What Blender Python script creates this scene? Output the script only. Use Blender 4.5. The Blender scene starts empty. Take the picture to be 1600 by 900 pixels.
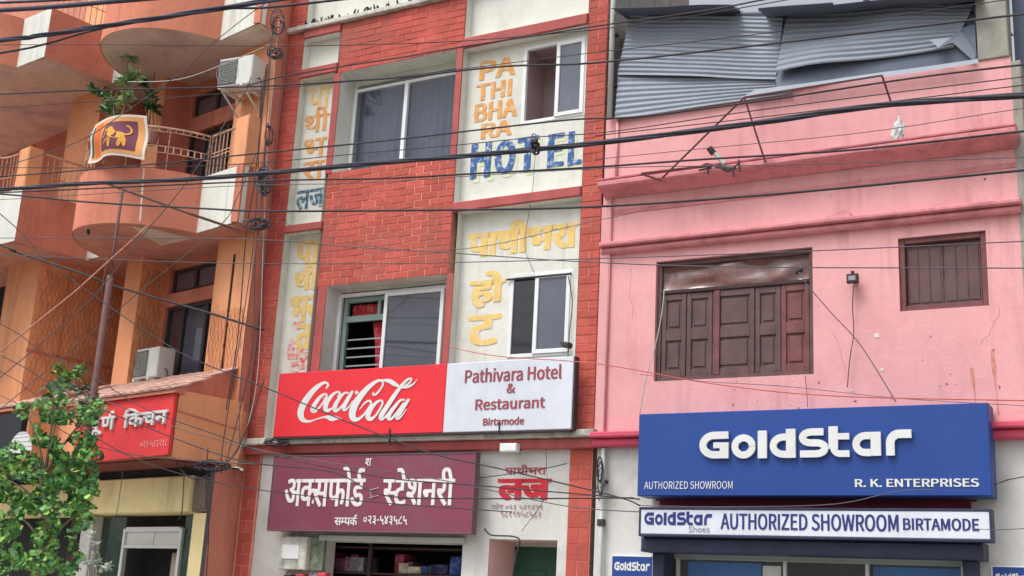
import bpy, bmesh, math, random, os
from mathutils import Vector, Matrix, noise
random.seed(11)
S = bpy.context.scene
COL = S.collection
PI = math.pi

# ---------------------------------------------------------------- camera
FPX, PITCH, ROLL, YAW = 1927.4, 0.258895, 0.053174, -0.514759
EYE = Vector((0, 0, 1.6))
_cp, _sp, _cr, _sr, _cy, _sy = math.cos(PITCH), math.sin(PITCH), math.cos(ROLL), math.sin(ROLL), math.cos(YAW), math.sin(YAW)
FW = Vector((_cp*_sy, _cp*_cy, _sp))
_rt = Vector((_cy, -_sy, 0))
_up = _rt.cross(FW)
RT = _rt*_cr + _up*_sr
UP = _up*_cr - _rt*_sr
cam_d = bpy.data.cameras.new('camera')
cam_d.sensor_width = 36
cam_d.lens = 36*FPX/1600
cam_d.clip_end = 3000
cam = bpy.data.objects.new('camera', cam_d)
COL.objects.link(cam)
m3 = Matrix((RT, UP, -FW)).transposed()
cam.matrix_world = Matrix.Translation(EYE) @ m3.to_4x4()
S.camera = cam

# ---------------------------------------------------------------- sky, sun, exposure
SUN_EL, SUN_AZ = math.radians(58), math.radians(205)      # azimuth clockwise from +Y: behind the camera, a little left
wd = bpy.data.worlds.new('World')
S.world = wd
wd.use_nodes = True
nt = wd.node_tree
bg = nt.nodes['Background']
sky = nt.nodes.new('ShaderNodeTexSky')
sky.sky_type = 'NISHITA'
sky.sun_disc = False
sky.sun_elevation = SUN_EL
sky.sun_rotation = SUN_AZ
sky.air_density = 1.0
sky.dust_density = 5.0
sky.ozone_density = 1.0
hs = nt.nodes.new('ShaderNodeHueSaturation')             # overcast: the blue is greyed by the cloud layer
hs.inputs['Saturation'].default_value = 0.22
nt.links.new(sky.outputs[0], hs.inputs['Color'])
nt.links.new(hs.outputs[0], bg.inputs[0])
bg.inputs[1].default_value = 0.15
sd = bpy.data.lights.new('sun', 'SUN')
sd.energy = 1.0
sd.angle = math.radians(22)
sd.color = (1.0, 0.96, 0.9)
sun = bpy.data.objects.new('sun', sd)
COL.objects.link(sun)
_sdir = Vector((math.sin(SUN_AZ)*math.cos(SUN_EL), math.cos(SUN_AZ)*math.cos(SUN_EL), math.sin(SUN_EL)))
sun.rotation_euler = _sdir.to_track_quat('Z', 'Y').to_euler()
sun.location = _sdir*40
S.view_settings.view_transform = 'Standard'
S.view_settings.look = 'None'
S.view_settings.gamma = 1
S.view_settings.exposure = 0.47

# ---------------------------------------------------------------- measuring helpers
def ray(px, py):
    return FW*FPX + RT*(px-800) - UP*(py-450)
def at(px, py, Y):
    d = ray(px, py)
    return EYE + d*(Y/d.y)
THO = math.radians(-12)
LU = Vector((math.cos(THO), math.sin(THO), 0))
LV = Vector((-math.sin(THO), math.cos(THO), 0))
LO = Vector((-10.45, 11.3, 0))
def OR(a, b, z):                                          # plan frame of the orange building: a along, b away from the street
    return LO + LU*a + LV*b + Vector((0, 0, z))
def ob(px, py, b):                                        # point on the orange frame's plane b
    d = ray(px, py)
    return EYE + d*(((LO+LV*b-EYE).dot(LV))/d.dot(LV))
def oloc(p):
    q = p-LO
    return Vector((q.dot(LU), q.dot(LV), p.z))
def ob2(px, py, b):
    return oloc(ob(px, py, b))

# ---------------------------------------------------------------- materials
def lin(r, g, b):
    f = lambda c: (c/255/12.92) if c/255 <= 0.04045 else ((c/255+0.055)/1.055)**2.4
    return (f(r), f(g), f(b), 1)
MATS = {}
def mat(name, rgb, rough=0.8, var=0.12, scale=3.0, bump=0.15, bscale=40, dirt_sheen=None, damt=0.0, streak=None, samt=0.0, metal=0.0, island=0.0, spec=0.3, trans=0.0):
    if name in MATS:
        return MATS[name]
    m = bpy.data.materials.new(name)
    MATS[name] = m
    m.use_nodes = True
    t = m.node_tree
    N, L = t.nodes, t.links
    p = N['Principled BSDF']
    p.inputs['Roughness'].default_value = rough
    p.inputs['Metallic'].default_value = metal
    p.inputs['Specular IOR Level'].default_value = spec
    col = lin(*rgb)
    geo = N.new('ShaderNodeNewGeometry')
    def noise_n(sc, det=4, vec=None, rgh=0.55):
        n = N.new('ShaderNodeTexNoise')
        n.inputs['Scale'].default_value = sc
        n.inputs['Detail'].default_value = det
        n.inputs['Roughness'].default_value = rgh
        L.new(vec if vec is not None else geo.outputs['Position'], n.inputs['Vector'])
        return n.outputs['Fac']
    def ramp(fac, a, b, lo, hi):
        r = N.new('ShaderNodeMapRange')
        r.inputs['From Min'].default_value = a
        r.inputs['From Max'].default_value = b
        r.inputs['To Min'].default_value = lo
        r.inputs['To Max'].default_value = hi
        L.new(fac, r.inputs['Value'])
        return r.outputs[0]
    def math_n(op, a, b):
        q = N.new('ShaderNodeMath')
        q.operation = op
        for i, v in enumerate((a, b)):
            if isinstance(v, (int, float)):
                q.inputs[i].default_value = v
            else:
                L.new(v, q.inputs[i])
        return q.outputs[0]
    v1 = ramp(noise_n(scale, 5), 0.3, 0.7, 1-var, 1+var)
    v2 = ramp(noise_n(scale*9, 3), 0.3, 0.7, 1-var*0.5, 1+var*0.5)
    v = math_n('MULTIPLY', v1, v2)
    if island:
        oi = N.new('ShaderNodeObjectInfo')
        r1 = ramp(oi.outputs['Random'], 0, 1, 1-island, 1+island)
        r2 = ramp(geo.outputs['Random Per Island'], 0, 1, 1-island, 1+island)
        v = math_n('MULTIPLY', v, math_n('MULTIPLY', r1, r2))
    mul = N.new('ShaderNodeVectorMath')
    mul.operation = 'SCALE'
    mul.inputs[0].default_value = col[:3]
    L.new(v, mul.inputs['Scale'])
    out = mul.outputs[0]
    def mix(fac, c2, prev):
        mx = N.new('ShaderNodeMix')
        mx.data_type = 'RGBA'
        L.new(fac, mx.inputs['Factor'])
        L.new(prev, mx.inputs[6])
        mx.inputs[7].default_value = c2
        return mx.outputs[2]
    if dirt_sheen:
        f = ramp(noise_n(scale*0.7, 8, rgh=0.7), 0.5, 0.75, 0, damt)  # noise patches: dirt on walls and fittings, painted reflections on panes and plastic
        out = mix(f, lin(*dirt_sheen), out)
    if streak:
        sc = N.new('ShaderNodeVectorMath')
        sc.operation = 'MULTIPLY'
        sc.inputs[1].default_value = (4.2, 4.2, 0.38)
        L.new(geo.outputs['Position'], sc.inputs[0])
        f = ramp(noise_n(1.6, 6, vec=sc.outputs[0], rgh=0.7), 0.50, 0.78, 0, samt)
        f = math_n('MULTIPLY', f, ramp(noise_n(0.9, 3), 0.40, 0.62, 0.15, 1))
        out = mix(f, lin(*streak), out)
    L.new(out, p.inputs['Base Color'])
    if bump:
        b = N.new('ShaderNodeBump')
        b.inputs['Strength'].default_value = bump
        b.inputs['Distance'].default_value = 0.01
        L.new(noise_n(bscale, 4), b.inputs['Height'])
        L.new(b.outputs[0], p.inputs['Normal'])
    if trans:
        p.inputs['Transmission Weight'].default_value = trans
    return m

brickm = mat('brick_red', (188, 90, 80), 0.88, 0.15, 2.2, 0.7, 45, dirt_sheen=(152, 96, 88), damt=0.9, streak=(112, 78, 72), samt=0.6, island=0.12)
mortar = mat('mortar', (196, 118, 104), 0.9, 0.25, 1.6, 0.3, dirt_sheen=(226, 178, 158), damt=0.9)
redband = mat('red_band', (178, 90, 88), 0.75, 0.14, 3, 0.2, dirt_sheen=(120, 90, 86), damt=0.6, streak=(110, 70, 70), samt=0.5)
white_wall = mat('white_wall', (218, 219, 212), 0.85, 0.05, 2, 0.2, dirt_sheen=(176, 176, 164), damt=0.6, streak=(150, 150, 138), samt=0.5)
white_low = mat('white_ground_wall', (206, 206, 204), 0.85, 0.05, 2, 0.2, dirt_sheen=(160, 158, 152), damt=0.7, streak=(140, 138, 134), samt=0.5)
white_dirty = mat('white_dirty', (205, 204, 196), 0.9, 0.12, 3, 0.3, dirt_sheen=(70, 70, 64), damt=1.0, streak=(80, 80, 72), samt=0.9)
pink = mat('pink_wall', (224, 165, 168), 0.88, 0.05, 1.2, 0.4, dirt_sheen=(204, 142, 144), damt=0.8, streak=(172, 116, 120), samt=0.65)
pink_dark = mat('pink_trim', (212, 138, 144), 0.8, 0.1, 2, 0.3, dirt_sheen=(140, 90, 96), damt=0.9, streak=(130, 84, 90), samt=0.7)
pink_stain = mat('pink_ledge', (186, 110, 120), 0.85, 0.2, 4, 0.3, dirt_sheen=(90, 64, 66), damt=1.0)
org_par = mat('orange_parapet', (212, 134, 110), 0.88, 0.08, 1.5, 0.45, dirt_sheen=(188, 114, 94), damt=0.9, streak=(128, 80, 70), samt=0.75)
org_wall = mat('orange_wall', (230, 164, 122), 0.88, 0.08, 1.5, 0.45, dirt_sheen=(206, 136, 100), damt=0.8, streak=(140, 92, 74), samt=0.7)
org_side = mat('orange_side', (206, 134, 114), 0.88, 0.1, 2, 0.45, dirt_sheen=(160, 100, 86), damt=0.7, streak=(110, 64, 56), samt=0.6)
org_rough = mat('orange_rough', (238, 170, 124), 0.9, 0.14, 7, 0.9, 22, dirt_sheen=(204, 132, 96), damt=0.8)
org_white = mat('orange_white_panel', (222, 224, 218), 0.8, 0.04, 2, 0.15, dirt_sheen=(190, 190, 180), damt=0.5, streak=(140, 140, 126), samt=0.7)
soffit = mat('soffit', (214, 200, 190), 0.9, 0.1, 2, 0.2, dirt_sheen=(120, 100, 94), damt=0.6)
soffit_b = mat('soffit_brown', (200, 144, 128), 0.9, 0.12, 2, 0.2, dirt_sheen=(110, 66, 58), damt=0.6)
tilem = mat('clay_tile', (200, 162, 150), 0.85, 0.18, 4, 0.3, dirt_sheen=(130, 110, 104), damt=0.8, island=0.12)
upvc = mat('white_frame', (226, 229, 232), 0.4, 0.03, 3, 0.0, dirt_sheen=(190, 192, 192), damt=0.4, spec=0.5)
teal = mat('teal_frame', (126, 150, 146), 0.6, 0.1, 5, 0.1, dirt_sheen=(100, 120, 116), damt=0.5)
glass = mat('slate_glass', (74, 82, 98), 0.12, 0.05, 1.5, 0.0, spec=0.6)
glass_d = mat('dark_glass', (24, 28, 36), 0.08, 0.1, 1.5, 0.0, spec=0.6)
curtain = mat('grey_blue_curtain', (112, 118, 140), 0.9, 0.1, 8, 0.1)
curt_r = mat('red_curtain', (176, 44, 60), 0.9, 0.25, 18, 0.1, dirt_sheen=(225, 150, 150), damt=0.9)
curt_w = mat('pale_curtain', (168, 176, 196), 0.9, 0.1, 8, 0.1)
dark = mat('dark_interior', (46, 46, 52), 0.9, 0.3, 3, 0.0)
room_pink = mat('room_wall', (198, 176, 180), 0.9, 0.04, 2, 0.05)
green_door = mat('green_door', (48, 88, 74), 0.5, 0.1, 4, 0.05, dirt_sheen=(20, 56, 46), damt=0.6)
wood = mat('brown_wood', (96, 74, 74), 0.55, 0.22, 7, 0.2, dirt_sheen=(88, 80, 84), damt=0.8, streak=(120, 70, 64), samt=0.6)
wood_red = mat('reddish_wood', (116, 72, 74), 0.55, 0.22, 7, 0.15, dirt_sheen=(84, 60, 60), damt=0.8)
wood_dark = mat('dark_wood', (62, 46, 48), 0.6, 0.2, 7, 0.15)
tin = mat('corrugated_tin', (124, 133, 146), 0.5, 0.08, 1.3, 0.08, dirt_sheen=(116, 124, 134), damt=0.7, metal=0.1, spec=0.4)
tin_d = mat('corrugated_tin_dark', (92, 102, 120), 0.5, 0.12, 1.5, 0.08, dirt_sheen=(84, 92, 106), damt=0.7, metal=0.1)
concrete = mat('grey_concrete', (156, 154, 146), 0.95, 0.12, 6, 0.4, dirt_sheen=(120, 118, 110), damt=0.7, streak=(110, 108, 100), samt=0.7)
tan = mat('tan_wall', (196, 172, 132), 0.9, 0.06, 2, 0.2, streak=(150, 130, 100), samt=0.5)
cable_m = mat('black_cable', (58, 55, 62), 0.6, 0.3, 5, 0.0)
cable_g = mat('grey_cable', (92, 90, 98), 0.55, 0.15, 8, 0.0)
cable_b = mat('blue_black_cable', (58, 62, 80), 0.6, 0.3, 5, 0.0)
cable_r = mat('red_thin_cable', (196, 92, 84), 0.6, 0.1, 8, 0.0)
cable_s = mat('salmon_rod', (190, 130, 112), 0.6, 0.1, 8, 0.0)
iron = mat('black_iron', (62, 56, 58), 0.55, 0.2, 9, 0.1)
rail_m = mat('rusty_rail', (198, 160, 136), 0.6, 0.2, 12, 0.1, dirt_sheen=(100, 72, 62), damt=0.9)
rust = mat('rusty_pole', (112, 82, 80), 0.7, 0.2, 9, 0.25, dirt_sheen=(84, 62, 60), damt=0.8)
pipe_w = mat('grey_pipe', (182, 188, 184), 0.5, 0.08, 4, 0.05, streak=(120, 120, 112), samt=0.6)
ac_w = mat('ac_white', (212, 216, 212), 0.45, 0.04, 4, 0.02, dirt_sheen=(180, 182, 176), damt=0.5)
ac_g = mat('ac_grille', (104, 110, 112), 0.5, 0.1, 6, 0.0)
blue_sign = mat('blue_sign', (28, 66, 142), 0.45, 0.05, 1.2, 0.4, 2.2, dirt_sheen=(36, 64, 128), damt=0.5, streak=(50, 80, 140), samt=0.3, spec=0.4)
red_sign = mat('red_sign', (226, 50, 62), 0.45, 0.04, 1.4, 0.5, 2.5, dirt_sheen=(206, 58, 66), damt=0.6, streak=(190, 76, 80), samt=0.4)
wht_sign = mat('white_sign', (212, 218, 230), 0.45, 0.03, 1.4, 0.5, 2.5, dirt_sheen=(188, 194, 206), damt=0.6, streak=(164, 168, 176), samt=0.45)
maroon = mat('maroon_sign', (128, 64, 84), 0.5, 0.08, 1.6, 0.4, 2.5, dirt_sheen=(124, 90, 102), damt=0.8, streak=(112, 84, 94), samt=0.5)
red_sign2 = mat('red_board', (226, 62, 66), 0.5, 0.08, 2, 0.05, dirt_sheen=(204, 60, 62), damt=0.6)
black_sign = mat('black_board', (34, 36, 46), 0.5, 0.1, 2, 0.02)
letter_w = mat('letter_white', (216, 219, 220), 0.5, 0.05, 3, 0.1, dirt_sheen=(196, 198, 196), damt=0.6)
letter_wd = mat('letter_white_worn', (226, 224, 224), 0.5, 0.06, 3, 0.0, dirt_sheen=(180, 150, 160), damt=0.3)
letter_b = mat('letter_navy', (46, 56, 122), 0.5, 0.04, 3, 0.0)
letter_g = mat('letter_grey', (120, 126, 142), 0.5, 0.04, 3, 0.0)
letter_m = mat('letter_brownred', (156, 76, 88), 0.5, 0.05, 3, 0.0)
letter_r = mat('letter_red_paint', (196, 44, 60), 0.7, 0.1, 6, 0.0, dirt_sheen=(214, 130, 134), damt=0.5)
letter_f = mat('letter_faded', (176, 150, 152), 0.8, 0.15, 8, 0.0)
yel_wall = mat('yellow_wall', (244, 226, 172), 0.8, 0.06, 2, 0.15, dirt_sheen=(205, 184, 130), damt=0.6, streak=(160, 140, 100), samt=0.5)
alum = mat('aluminium', (206, 210, 214), 0.4, 0.06, 3, 0.02, metal=0.3)
poster = mat('blue_poster', (20, 104, 184), 0.3, 0.15, 2.5, 0.0)
canvas = mat('grey_green_shutter', (140, 150, 150), 0.7, 0.08, 3, 0.05)
navy = mat('navy_housing', (48, 54, 80), 0.5, 0.2, 4, 0.05)
dkred = mat('dark_red_paint', (112, 30, 52), 0.6, 0.2, 4, 0.05)
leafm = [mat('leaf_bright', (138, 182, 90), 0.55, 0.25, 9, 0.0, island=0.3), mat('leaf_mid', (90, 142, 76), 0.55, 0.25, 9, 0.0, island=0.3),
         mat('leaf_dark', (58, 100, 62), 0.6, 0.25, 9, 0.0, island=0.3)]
bark = mat('bark', (140, 132, 116), 0.9, 0.2, 12, 0.5)
bag_m = mat('white_bag', (206, 214, 212), 0.6, 0.1, 12, 0.1)
cloth_o = mat('flag_gold', (222, 162, 102), 0.85, 0.08, 6, 0.05)
cloth_m = mat('flag_maroon', (116, 66, 84), 0.85, 0.08, 6, 0.05)
cloth_y = mat('flag_yellow', (216, 160, 76), 0.85, 0.08, 6, 0.05)
cloth_s = mat('flag_orange', (220, 112, 56), 0.85, 0.08, 6, 0.05)
cloth_w = mat('flag_white', (222, 214, 206), 0.85, 0.05, 6, 0.05)
cloth_g = mat('flag_green', (60, 96, 80), 0.85, 0.08, 6, 0.05)
asphalt = mat('asphalt', (118, 115, 110), 0.95, 0.15, 4, 0.5)
paving = mat('paving', (190, 184, 172), 0.9, 0.15, 3, 0.4)
earth = mat('earth', (112, 104, 88), 0.95, 0.2, 2, 0.3)
rustm = mat('rust_stain', (204, 136, 124), 0.9, 0.25, 14, 0.0)

def painted(name, rgb, wear, scale=16, under=(218, 219, 212)):
    """brush paint that has flaked off in patches: bare wall colour shows through"""
    if name in MATS:
        return MATS[name]
    m = mat(name, rgb, 0.8, 0.12, 8, 0.0)
    t = m.node_tree
    N, L = t.nodes, t.links
    p = N['Principled BSDF']
    src = p.inputs['Base Color'].links[0].from_socket
    n = N.new('ShaderNodeTexNoise')
    n.inputs['Scale'].default_value = scale
    n.inputs['Detail'].default_value = 8
    n.inputs['Roughness'].default_value = 0.7
    g = N.new('ShaderNodeNewGeometry')
    L.new(g.outputs['Position'], n.inputs['Vector'])
    r = N.new('ShaderNodeMapRange')
    r.inputs['From Min'].default_value = wear-0.08
    r.inputs['From Max'].default_value = wear+0.08
    L.new(n.outputs['Fac'], r.inputs['Value'])
    mx = N.new('ShaderNodeMix')
    mx.data_type = 'RGBA'
    L.new(r.outputs[0], mx.inputs['Factor'])
    mx.inputs[6].default_value = lin(*under)
    L.new(src, mx.inputs[7])
    L.new(mx.outputs[2], p.inputs['Base Color'])
    return m
pt_orange = painted('paint_orange', (218, 158, 92), 0.40)
pt_ghost = painted('paint_ghost', (230, 196, 116), 0.41)
pt_cream = painted('paint_cream', (228, 190, 112), 0.43)
pt_blue = painted('paint_blue', (58, 98, 158), 0.42)
pt_lime = painted('paint_lime', (206, 216, 150), 0.50)
pt_red = painted('paint_red', (216, 112, 104), 0.5)
pt_slate = painted('paint_slate', (60, 104, 130), 0.42)

# ---------------------------------------------------------------- object helpers
WM = {}
def tag(o, label=None, cat=None, group=None, kind=None):
    if label: o['label'] = label
    if cat: o['category'] = cat
    if group: o['group'] = group
    if kind: o['kind'] = kind
    return o
def thing(name, label, cat, loc, rotz=0.0, group=None):
    o = bpy.data.objects.new(name, None)
    COL.objects.link(o)
    o.location = loc
    o.rotation_euler = (0, 0, rotz)
    o.empty_display_size = 0.3
    WM[o] = Matrix.Translation(Vector(loc)) @ Matrix.Rotation(rotz, 4, 'Z')
    return tag(o, label, cat, group)

class MB:
    """collects world-space geometry for ONE mesh object"""
    def __init__(s, xf=None):
        s.v, s.f, s.xf = [], [], xf
    def add(s, pts, faces):
        n = len(s.v)
        s.v += [s.xf(*p) if s.xf else Vector(p) for p in pts]
        s.f += [tuple(i+n for i in f) for f in faces]
        return s
    def box(s, x0, x1, y0, y1, z0, z1):
        P = [(x0, y0, z0), (x1, y0, z0), (x1, y1, z0), (x0, y1, z0), (x0, y0, z1), (x1, y0, z1), (x1, y1, z1), (x0, y1, z1)]
        return s.add(P, [(0, 3, 2, 1), (4, 5, 6, 7), (0, 1, 5, 4), (1, 2, 6, 5), (2, 3, 7, 6), (3, 0, 4, 7)])
    def cbox(s, x0, x1, y0, y1, z0, z1, c=0.006):
        """box whose street-side (y0) edges are chamfered"""
        P = [(x0, y0+c, z0), (x1, y0+c, z0), (x1, y0+c, z1), (x0, y0+c, z1), (x0+c, y0, z0+c), (x1-c, y0, z0+c), (x1-c, y0, z1-c), (x0+c, y0, z1-c),
             (x0, y1, z0), (x1, y1, z0), (x1, y1, z1), (x0, y1, z1)]
        return s.add(P, [(4, 5, 6, 7), (0, 1, 5, 4), (1, 2, 6, 5), (2, 3, 7, 6), (3, 0, 4, 7), (8, 9, 1, 0), (9, 10, 2, 1), (10, 11, 3, 2), (11, 8, 0, 3), (8, 11, 10, 9)])
    def quad(s, a, b, c, d):
        return s.add([a, b, c, d], [(0, 1, 2, 3)])
    def prism(s, poly, z0, z1, top=True, bot=True):
        n = len(poly)
        P = [(x, y, z0) for x, y in poly]+[(x, y, z1) for x, y in poly]
        F = [(i, (i+1) % n, (i+1) % n+n, i+n) for i in range(n)]
        if bot: F.append(tuple(range(n))[::-1])
        if top: F.append(tuple(range(n, 2*n)))
        return s.add(P, F)
    def tube(s, pts, r, sides=6, cap=True, r1=None):
        pts = [s.xf(*p) if s.xf else Vector(p) for p in pts]
        n0 = len(s.v)
        n = len(pts)
        prev = None
        for i, p in enumerate(pts):
            d = (pts[min(i+1, n-1)]-pts[max(i-1, 0)])
            if d.length < 1e-9: d = Vector((0, 0, 1))
            d.normalize()
            if prev is None:
                a = d.orthogonal().normalized()
            else:
                a = prev-d*prev.dot(d)
                a = a.normalized() if a.length > 1e-6 else d.orthogonal().normalized()
            prev = a
            b = d.cross(a)
            rr = r if r1 is None else r+(r1-r)*i/(n-1)
            for k in range(sides):
                t = 2*PI*k/sides
                s.v.append(p+(a*math.cos(t)+b*math.sin(t))*rr)
        for i in range(n-1):
            for k in range(sides):
                k2 = (k+1) % sides
                s.f.append((n0+i*sides+k, n0+i*sides+k2, n0+(i+1)*sides+k2, n0+(i+1)*sides+k))
        if cap:
            s.f.append(tuple(n0+k for k in range(sides))[::-1])
            s.f.append(tuple(n0+(n-1)*sides+k for k in range(sides)))
        return s
    def raw(s, V, F):
        n = len(s.v)
        s.v += [Vector(p) for p in V]
        s.f += [tuple(i+n for i in f) for f in F]
        return s
    def build(s, name, m, parent=None, smooth=False, **tg):
        me = bpy.data.meshes.new(name)
        if parent is not None:
            inv = WM[parent].inverted()
            vs = [inv @ p for p in s.v]
        else:
            vs = s.v
        me.from_pydata([tuple(p) for p in vs], [], s.f)
        me.validate()
        me.update()
        o = bpy.data.objects.new(name, me)
        COL.objects.link(o)
        me.materials.append(m)
        if smooth:
            me.polygons.foreach_set('use_smooth', [True]*len(me.polygons))
        if parent is not None:
            o.parent = parent
            WM[o] = WM[parent]
        else:
            WM[o] = Matrix.Identity(4)
        return tag(o, **tg)

def wall_grid(mb, x0, x1, z0, z1, y, holes, rev=0.2):
    """wall face in the x-z plane at y with rectangular holes and their reveals going back by rev"""
    xs = sorted({x0, x1, *[h[0] for h in holes], *[h[1] for h in holes]})
    zs = sorted({z0, z1, *[h[2] for h in holes], *[h[3] for h in holes]})
    xs = [x for x in xs if x0 <= x <= x1]
    zs = [z for z in zs if z0 <= z <= z1]
    for i in range(len(xs)-1):
        for j in range(len(zs)-1):
            cx, cz = (xs[i]+xs[i+1])/2, (zs[j]+zs[j+1])/2
            if any(h[0] < cx < h[1] and h[2] < cz < h[3] for h in holes): continue
            mb.quad((xs[i], y, zs[j]), (xs[i+1], y, zs[j]), (xs[i+1], y, zs[j+1]), (xs[i], y, zs[j+1]))
    for a, b, c, d in holes:
        mb.quad((a, y, c), (a, y, d), (a, y+rev, d), (a, y+rev, c))
        mb.quad((b, y, c), (b, y+rev, c), (b, y+rev, d), (b, y, d))
        mb.quad((a, y, d), (b, y, d), (b, y+rev, d), (a, y+rev, d))
        mb.quad((a, y, c), (a, y+rev, c), (b, y+rev, c), (b, y, c))
    return mb

def catmull(P, n=6):
    P = [Vector(p) for p in P]
    out = []
    for i in range(len(P)-1):
        p0, p1, p2, p3 = P[max(i-1, 0)], P[i], P[i+1], P[min(i+2, len(P)-1)]
        for k in range(n):
            t = k/n
            out.append(0.5*((2*p1)+(p2-p0)*t+(2*p0-5*p1+4*p2-p3)*t*t+(3*p1-p0-3*p2+p3)*t**3))
    out.append(P[-1])
    return out

# ---------------------------------------------------------------- lettering
def _font(fn):
    try:
        return bpy.data.fonts.load(os.path.join(bpy.utils.system_resource('DATAFILES'), 'fonts', fn))
    except Exception:
        return None
F_LAT, F_DEV = _font('Noto Sans CJK Regular.woff2'), _font('NotoSansDevanagari-Regular.woff2')
_gc = {}
def glyphs(txt, bold):
    key = (txt, bold)
    if key in _gc: return _gc[key]
    c = bpy.data.curves.new('t', 'FONT')
    c.body = txt
    f = F_DEV if any(0x900 <= ord(ch) < 0x980 for ch in txt) else F_LAT
    if f: c.font = f
    c.size = 1
    c.resolution_u = 4
    c.bevel_depth = 0.0
    c.bevel_resolution = 0
    c.extrude = 0.02
    o = bpy.data.objects.new('t', c)
    me = bpy.data.meshes.new_from_object(o)
    V = [Vector(v.co) for v in me.vertices]
    F = [tuple(p.vertices) for p in me.polygons]
    bpy.data.objects.remove(o)
    bpy.data.curves.remove(c)
    bpy.data.meshes.remove(me)
    _gc[key] = (V, F)
    return V, F
def clip(V, F, xmax):
    bm = bmesh.new()
    vs = [bm.verts.new(v) for v in V]
    for f in F:
        try: bm.faces.new([vs[i] for i in f])
        except ValueError: pass
    bmesh.ops.bisect_plane(bm, geom=bm.verts[:]+bm.edges[:]+bm.faces[:], plane_co=(xmax, 0, 0), plane_no=(1, 0, 0), clear_outer=True)
    bm.verts.index_update()
    V2 = [v.co.copy() for v in bm.verts]
    F2 = [tuple(v.index for v in f.verts) for f in bm.faces]
    bm.free()
    return V2, F2
def run(tokens, bold=0.02):
    """tokens: text, ('h', consonant) a half form, or 'REPH' a hook over the last letter; returns flat geometry"""
    if isinstance(tokens, str): tokens = [tokens]
    V, F, x, last = [], [], 0.0, 0
    for t in tokens:
        if t == 'REPH':
            hl = max(p.y for p in V[last:]); q_ = hl/0.62
            path = [(x-0.19*q_, hl-0.03*q_), (x-0.25*q_, hl+0.10*q_), (x-0.17*q_, hl+0.21*q_), (x-0.03*q_, hl+0.20*q_)]
            rb = ribbon([(p[0], p[1], 0.09*q_) for p in [tuple(q)[:2] for q in catmull([(a, b, 0) for a, b in path], 4)]])
            n = len(V)
            V += [Vector((a, b, 0.021)) for a, b in rb[0]]
            F += [tuple(i+n for i in f) for f in rb[1]]
            continue
        half = isinstance(t, tuple)
        v, f = glyphs(t[1] if half else t, bold)
        if not v: x += 0.3; continue
        if half:
            mx = max(p.x for p in v)
            v, f = clip(v, f, mx*0.70 if t[1] in 'समप' else mx*0.80)
        v0 = min(p.x for p in v)
        n = last = len(V)
        V += [Vector((p.x+x, p.y, p.z)) for p in v]
        F += [tuple(i+n for i in g) for g in f]
        x += max(p.x for p in v)-0.02
    return V, F
def ribbon(P):
    """variable-width flat ribbon from (x, y, width) samples"""
    L, R = [], []
    n = len(P)
    for i, (x, y, w) in enumerate(P):
        a, b = P[max(i-1, 0)], P[min(i+1, n-1)]
        dx, dy = b[0]-a[0], b[1]-a[1]
        l = math.hypot(dx, dy) or 1
        nx, ny = -dy/l*w/2, dx/l*w/2
        L.append((x+nx, y+ny))
        R.append((x-nx, y-ny))
    V = L+R
    F = [(i, i+1, n+i+1, n+i) for i in range(n-1)]
    return V, F
def letter(mb, tokens, p00, p10, p01, depth=0.006, bold=0.02, proud=0.004, shear=0.0, out=None):
    """lay lettering into the parallelogram p00 (bottom left), p10 (bottom right), p01 (top left)"""
    V, F = tokens if isinstance(tokens, tuple) and isinstance(tokens[0], list) else run(tokens, bold)
    V = [Vector((p.x+shear*p.y, p.y, p.z)) for p in V]
    x0, x1 = min(p.x for p in V), max(p.x for p in V)
    y0, y1 = min(p.y for p in V), max(p.y for p in V)
    z0, z1 = min(p.z for p in V), max(p.z for p in V)
    p00, p10, p01 = Vector(p00), Vector(p10), Vector(p01)
    ux, uy = p10-p00, p01-p00
    nrm = out or ux.cross(uy).normalized()
    W = []
    for p in V:
        k = (p.z-z0)/((z1-z0) or 1)
        W.append(p00+ux*((p.x-x0)/(x1-x0))+uy*((p.y-y0)/(y1-y0))+nrm*(proud+depth*k))
    return mb.raw(W, F)
def wtext(mb, tokens, px0, py0, px1, py1, Y, fat=0, **k):
    """lettering on a wall at y = Y that fills the photo rectangle (left-top .. right-bottom), squared to the wall"""
    a = at((px0+px1)/2, py1, Y); b = at((px0+px1)/2, py0, Y)
    l = at(px0, (py0+py1)/2, Y); r = at(px1, (py0+py1)/2, Y)
    if not fat: return letter(mb, tokens, (l.x, Y, a.z), (r.x, Y, a.z), (l.x, Y, b.z), **k)
    pr_ = k.pop('proud', 0.002)                           # heavy face: the same strokes laid three times, each a hair higher
    for i, (sx, sz) in enumerate(((-1, 0.5), (1, 0.5), (-1, -0.5), (1, -0.5), (-1, 0), (1, 0), (0, 0.7), (0, -0.7), (-0.5, 0), (0.5, 0), (0, 0))):
        d, e = sx*fat, sz*fat*0.6
        letter(mb, tokens, (l.x+fat+d, Y, a.z+abs(e)+e), (r.x-fat+d, Y, a.z+abs(e)+e), (l.x+fat+d, Y, b.z-abs(e)+e), proud=pr_+0.0003*i, **k)
    return mb

# ================================================================= ground
def struct(mb, name, m): return mb.build(name, m, kind='structure')
struct(MB().quad((-600, -600, -0.02), (600, -600, -0.02), (600, 600, -0.02), (-600, 600, -0.02)), 'ground', earth)
struct(MB().box(-80, 80, -2, 8.6, -0.015, 0.0), 'road', asphalt)
struct(MB().box(-80, 80, 8.6, 14, -0.014, 0.13), 'pavement', paving)

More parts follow.
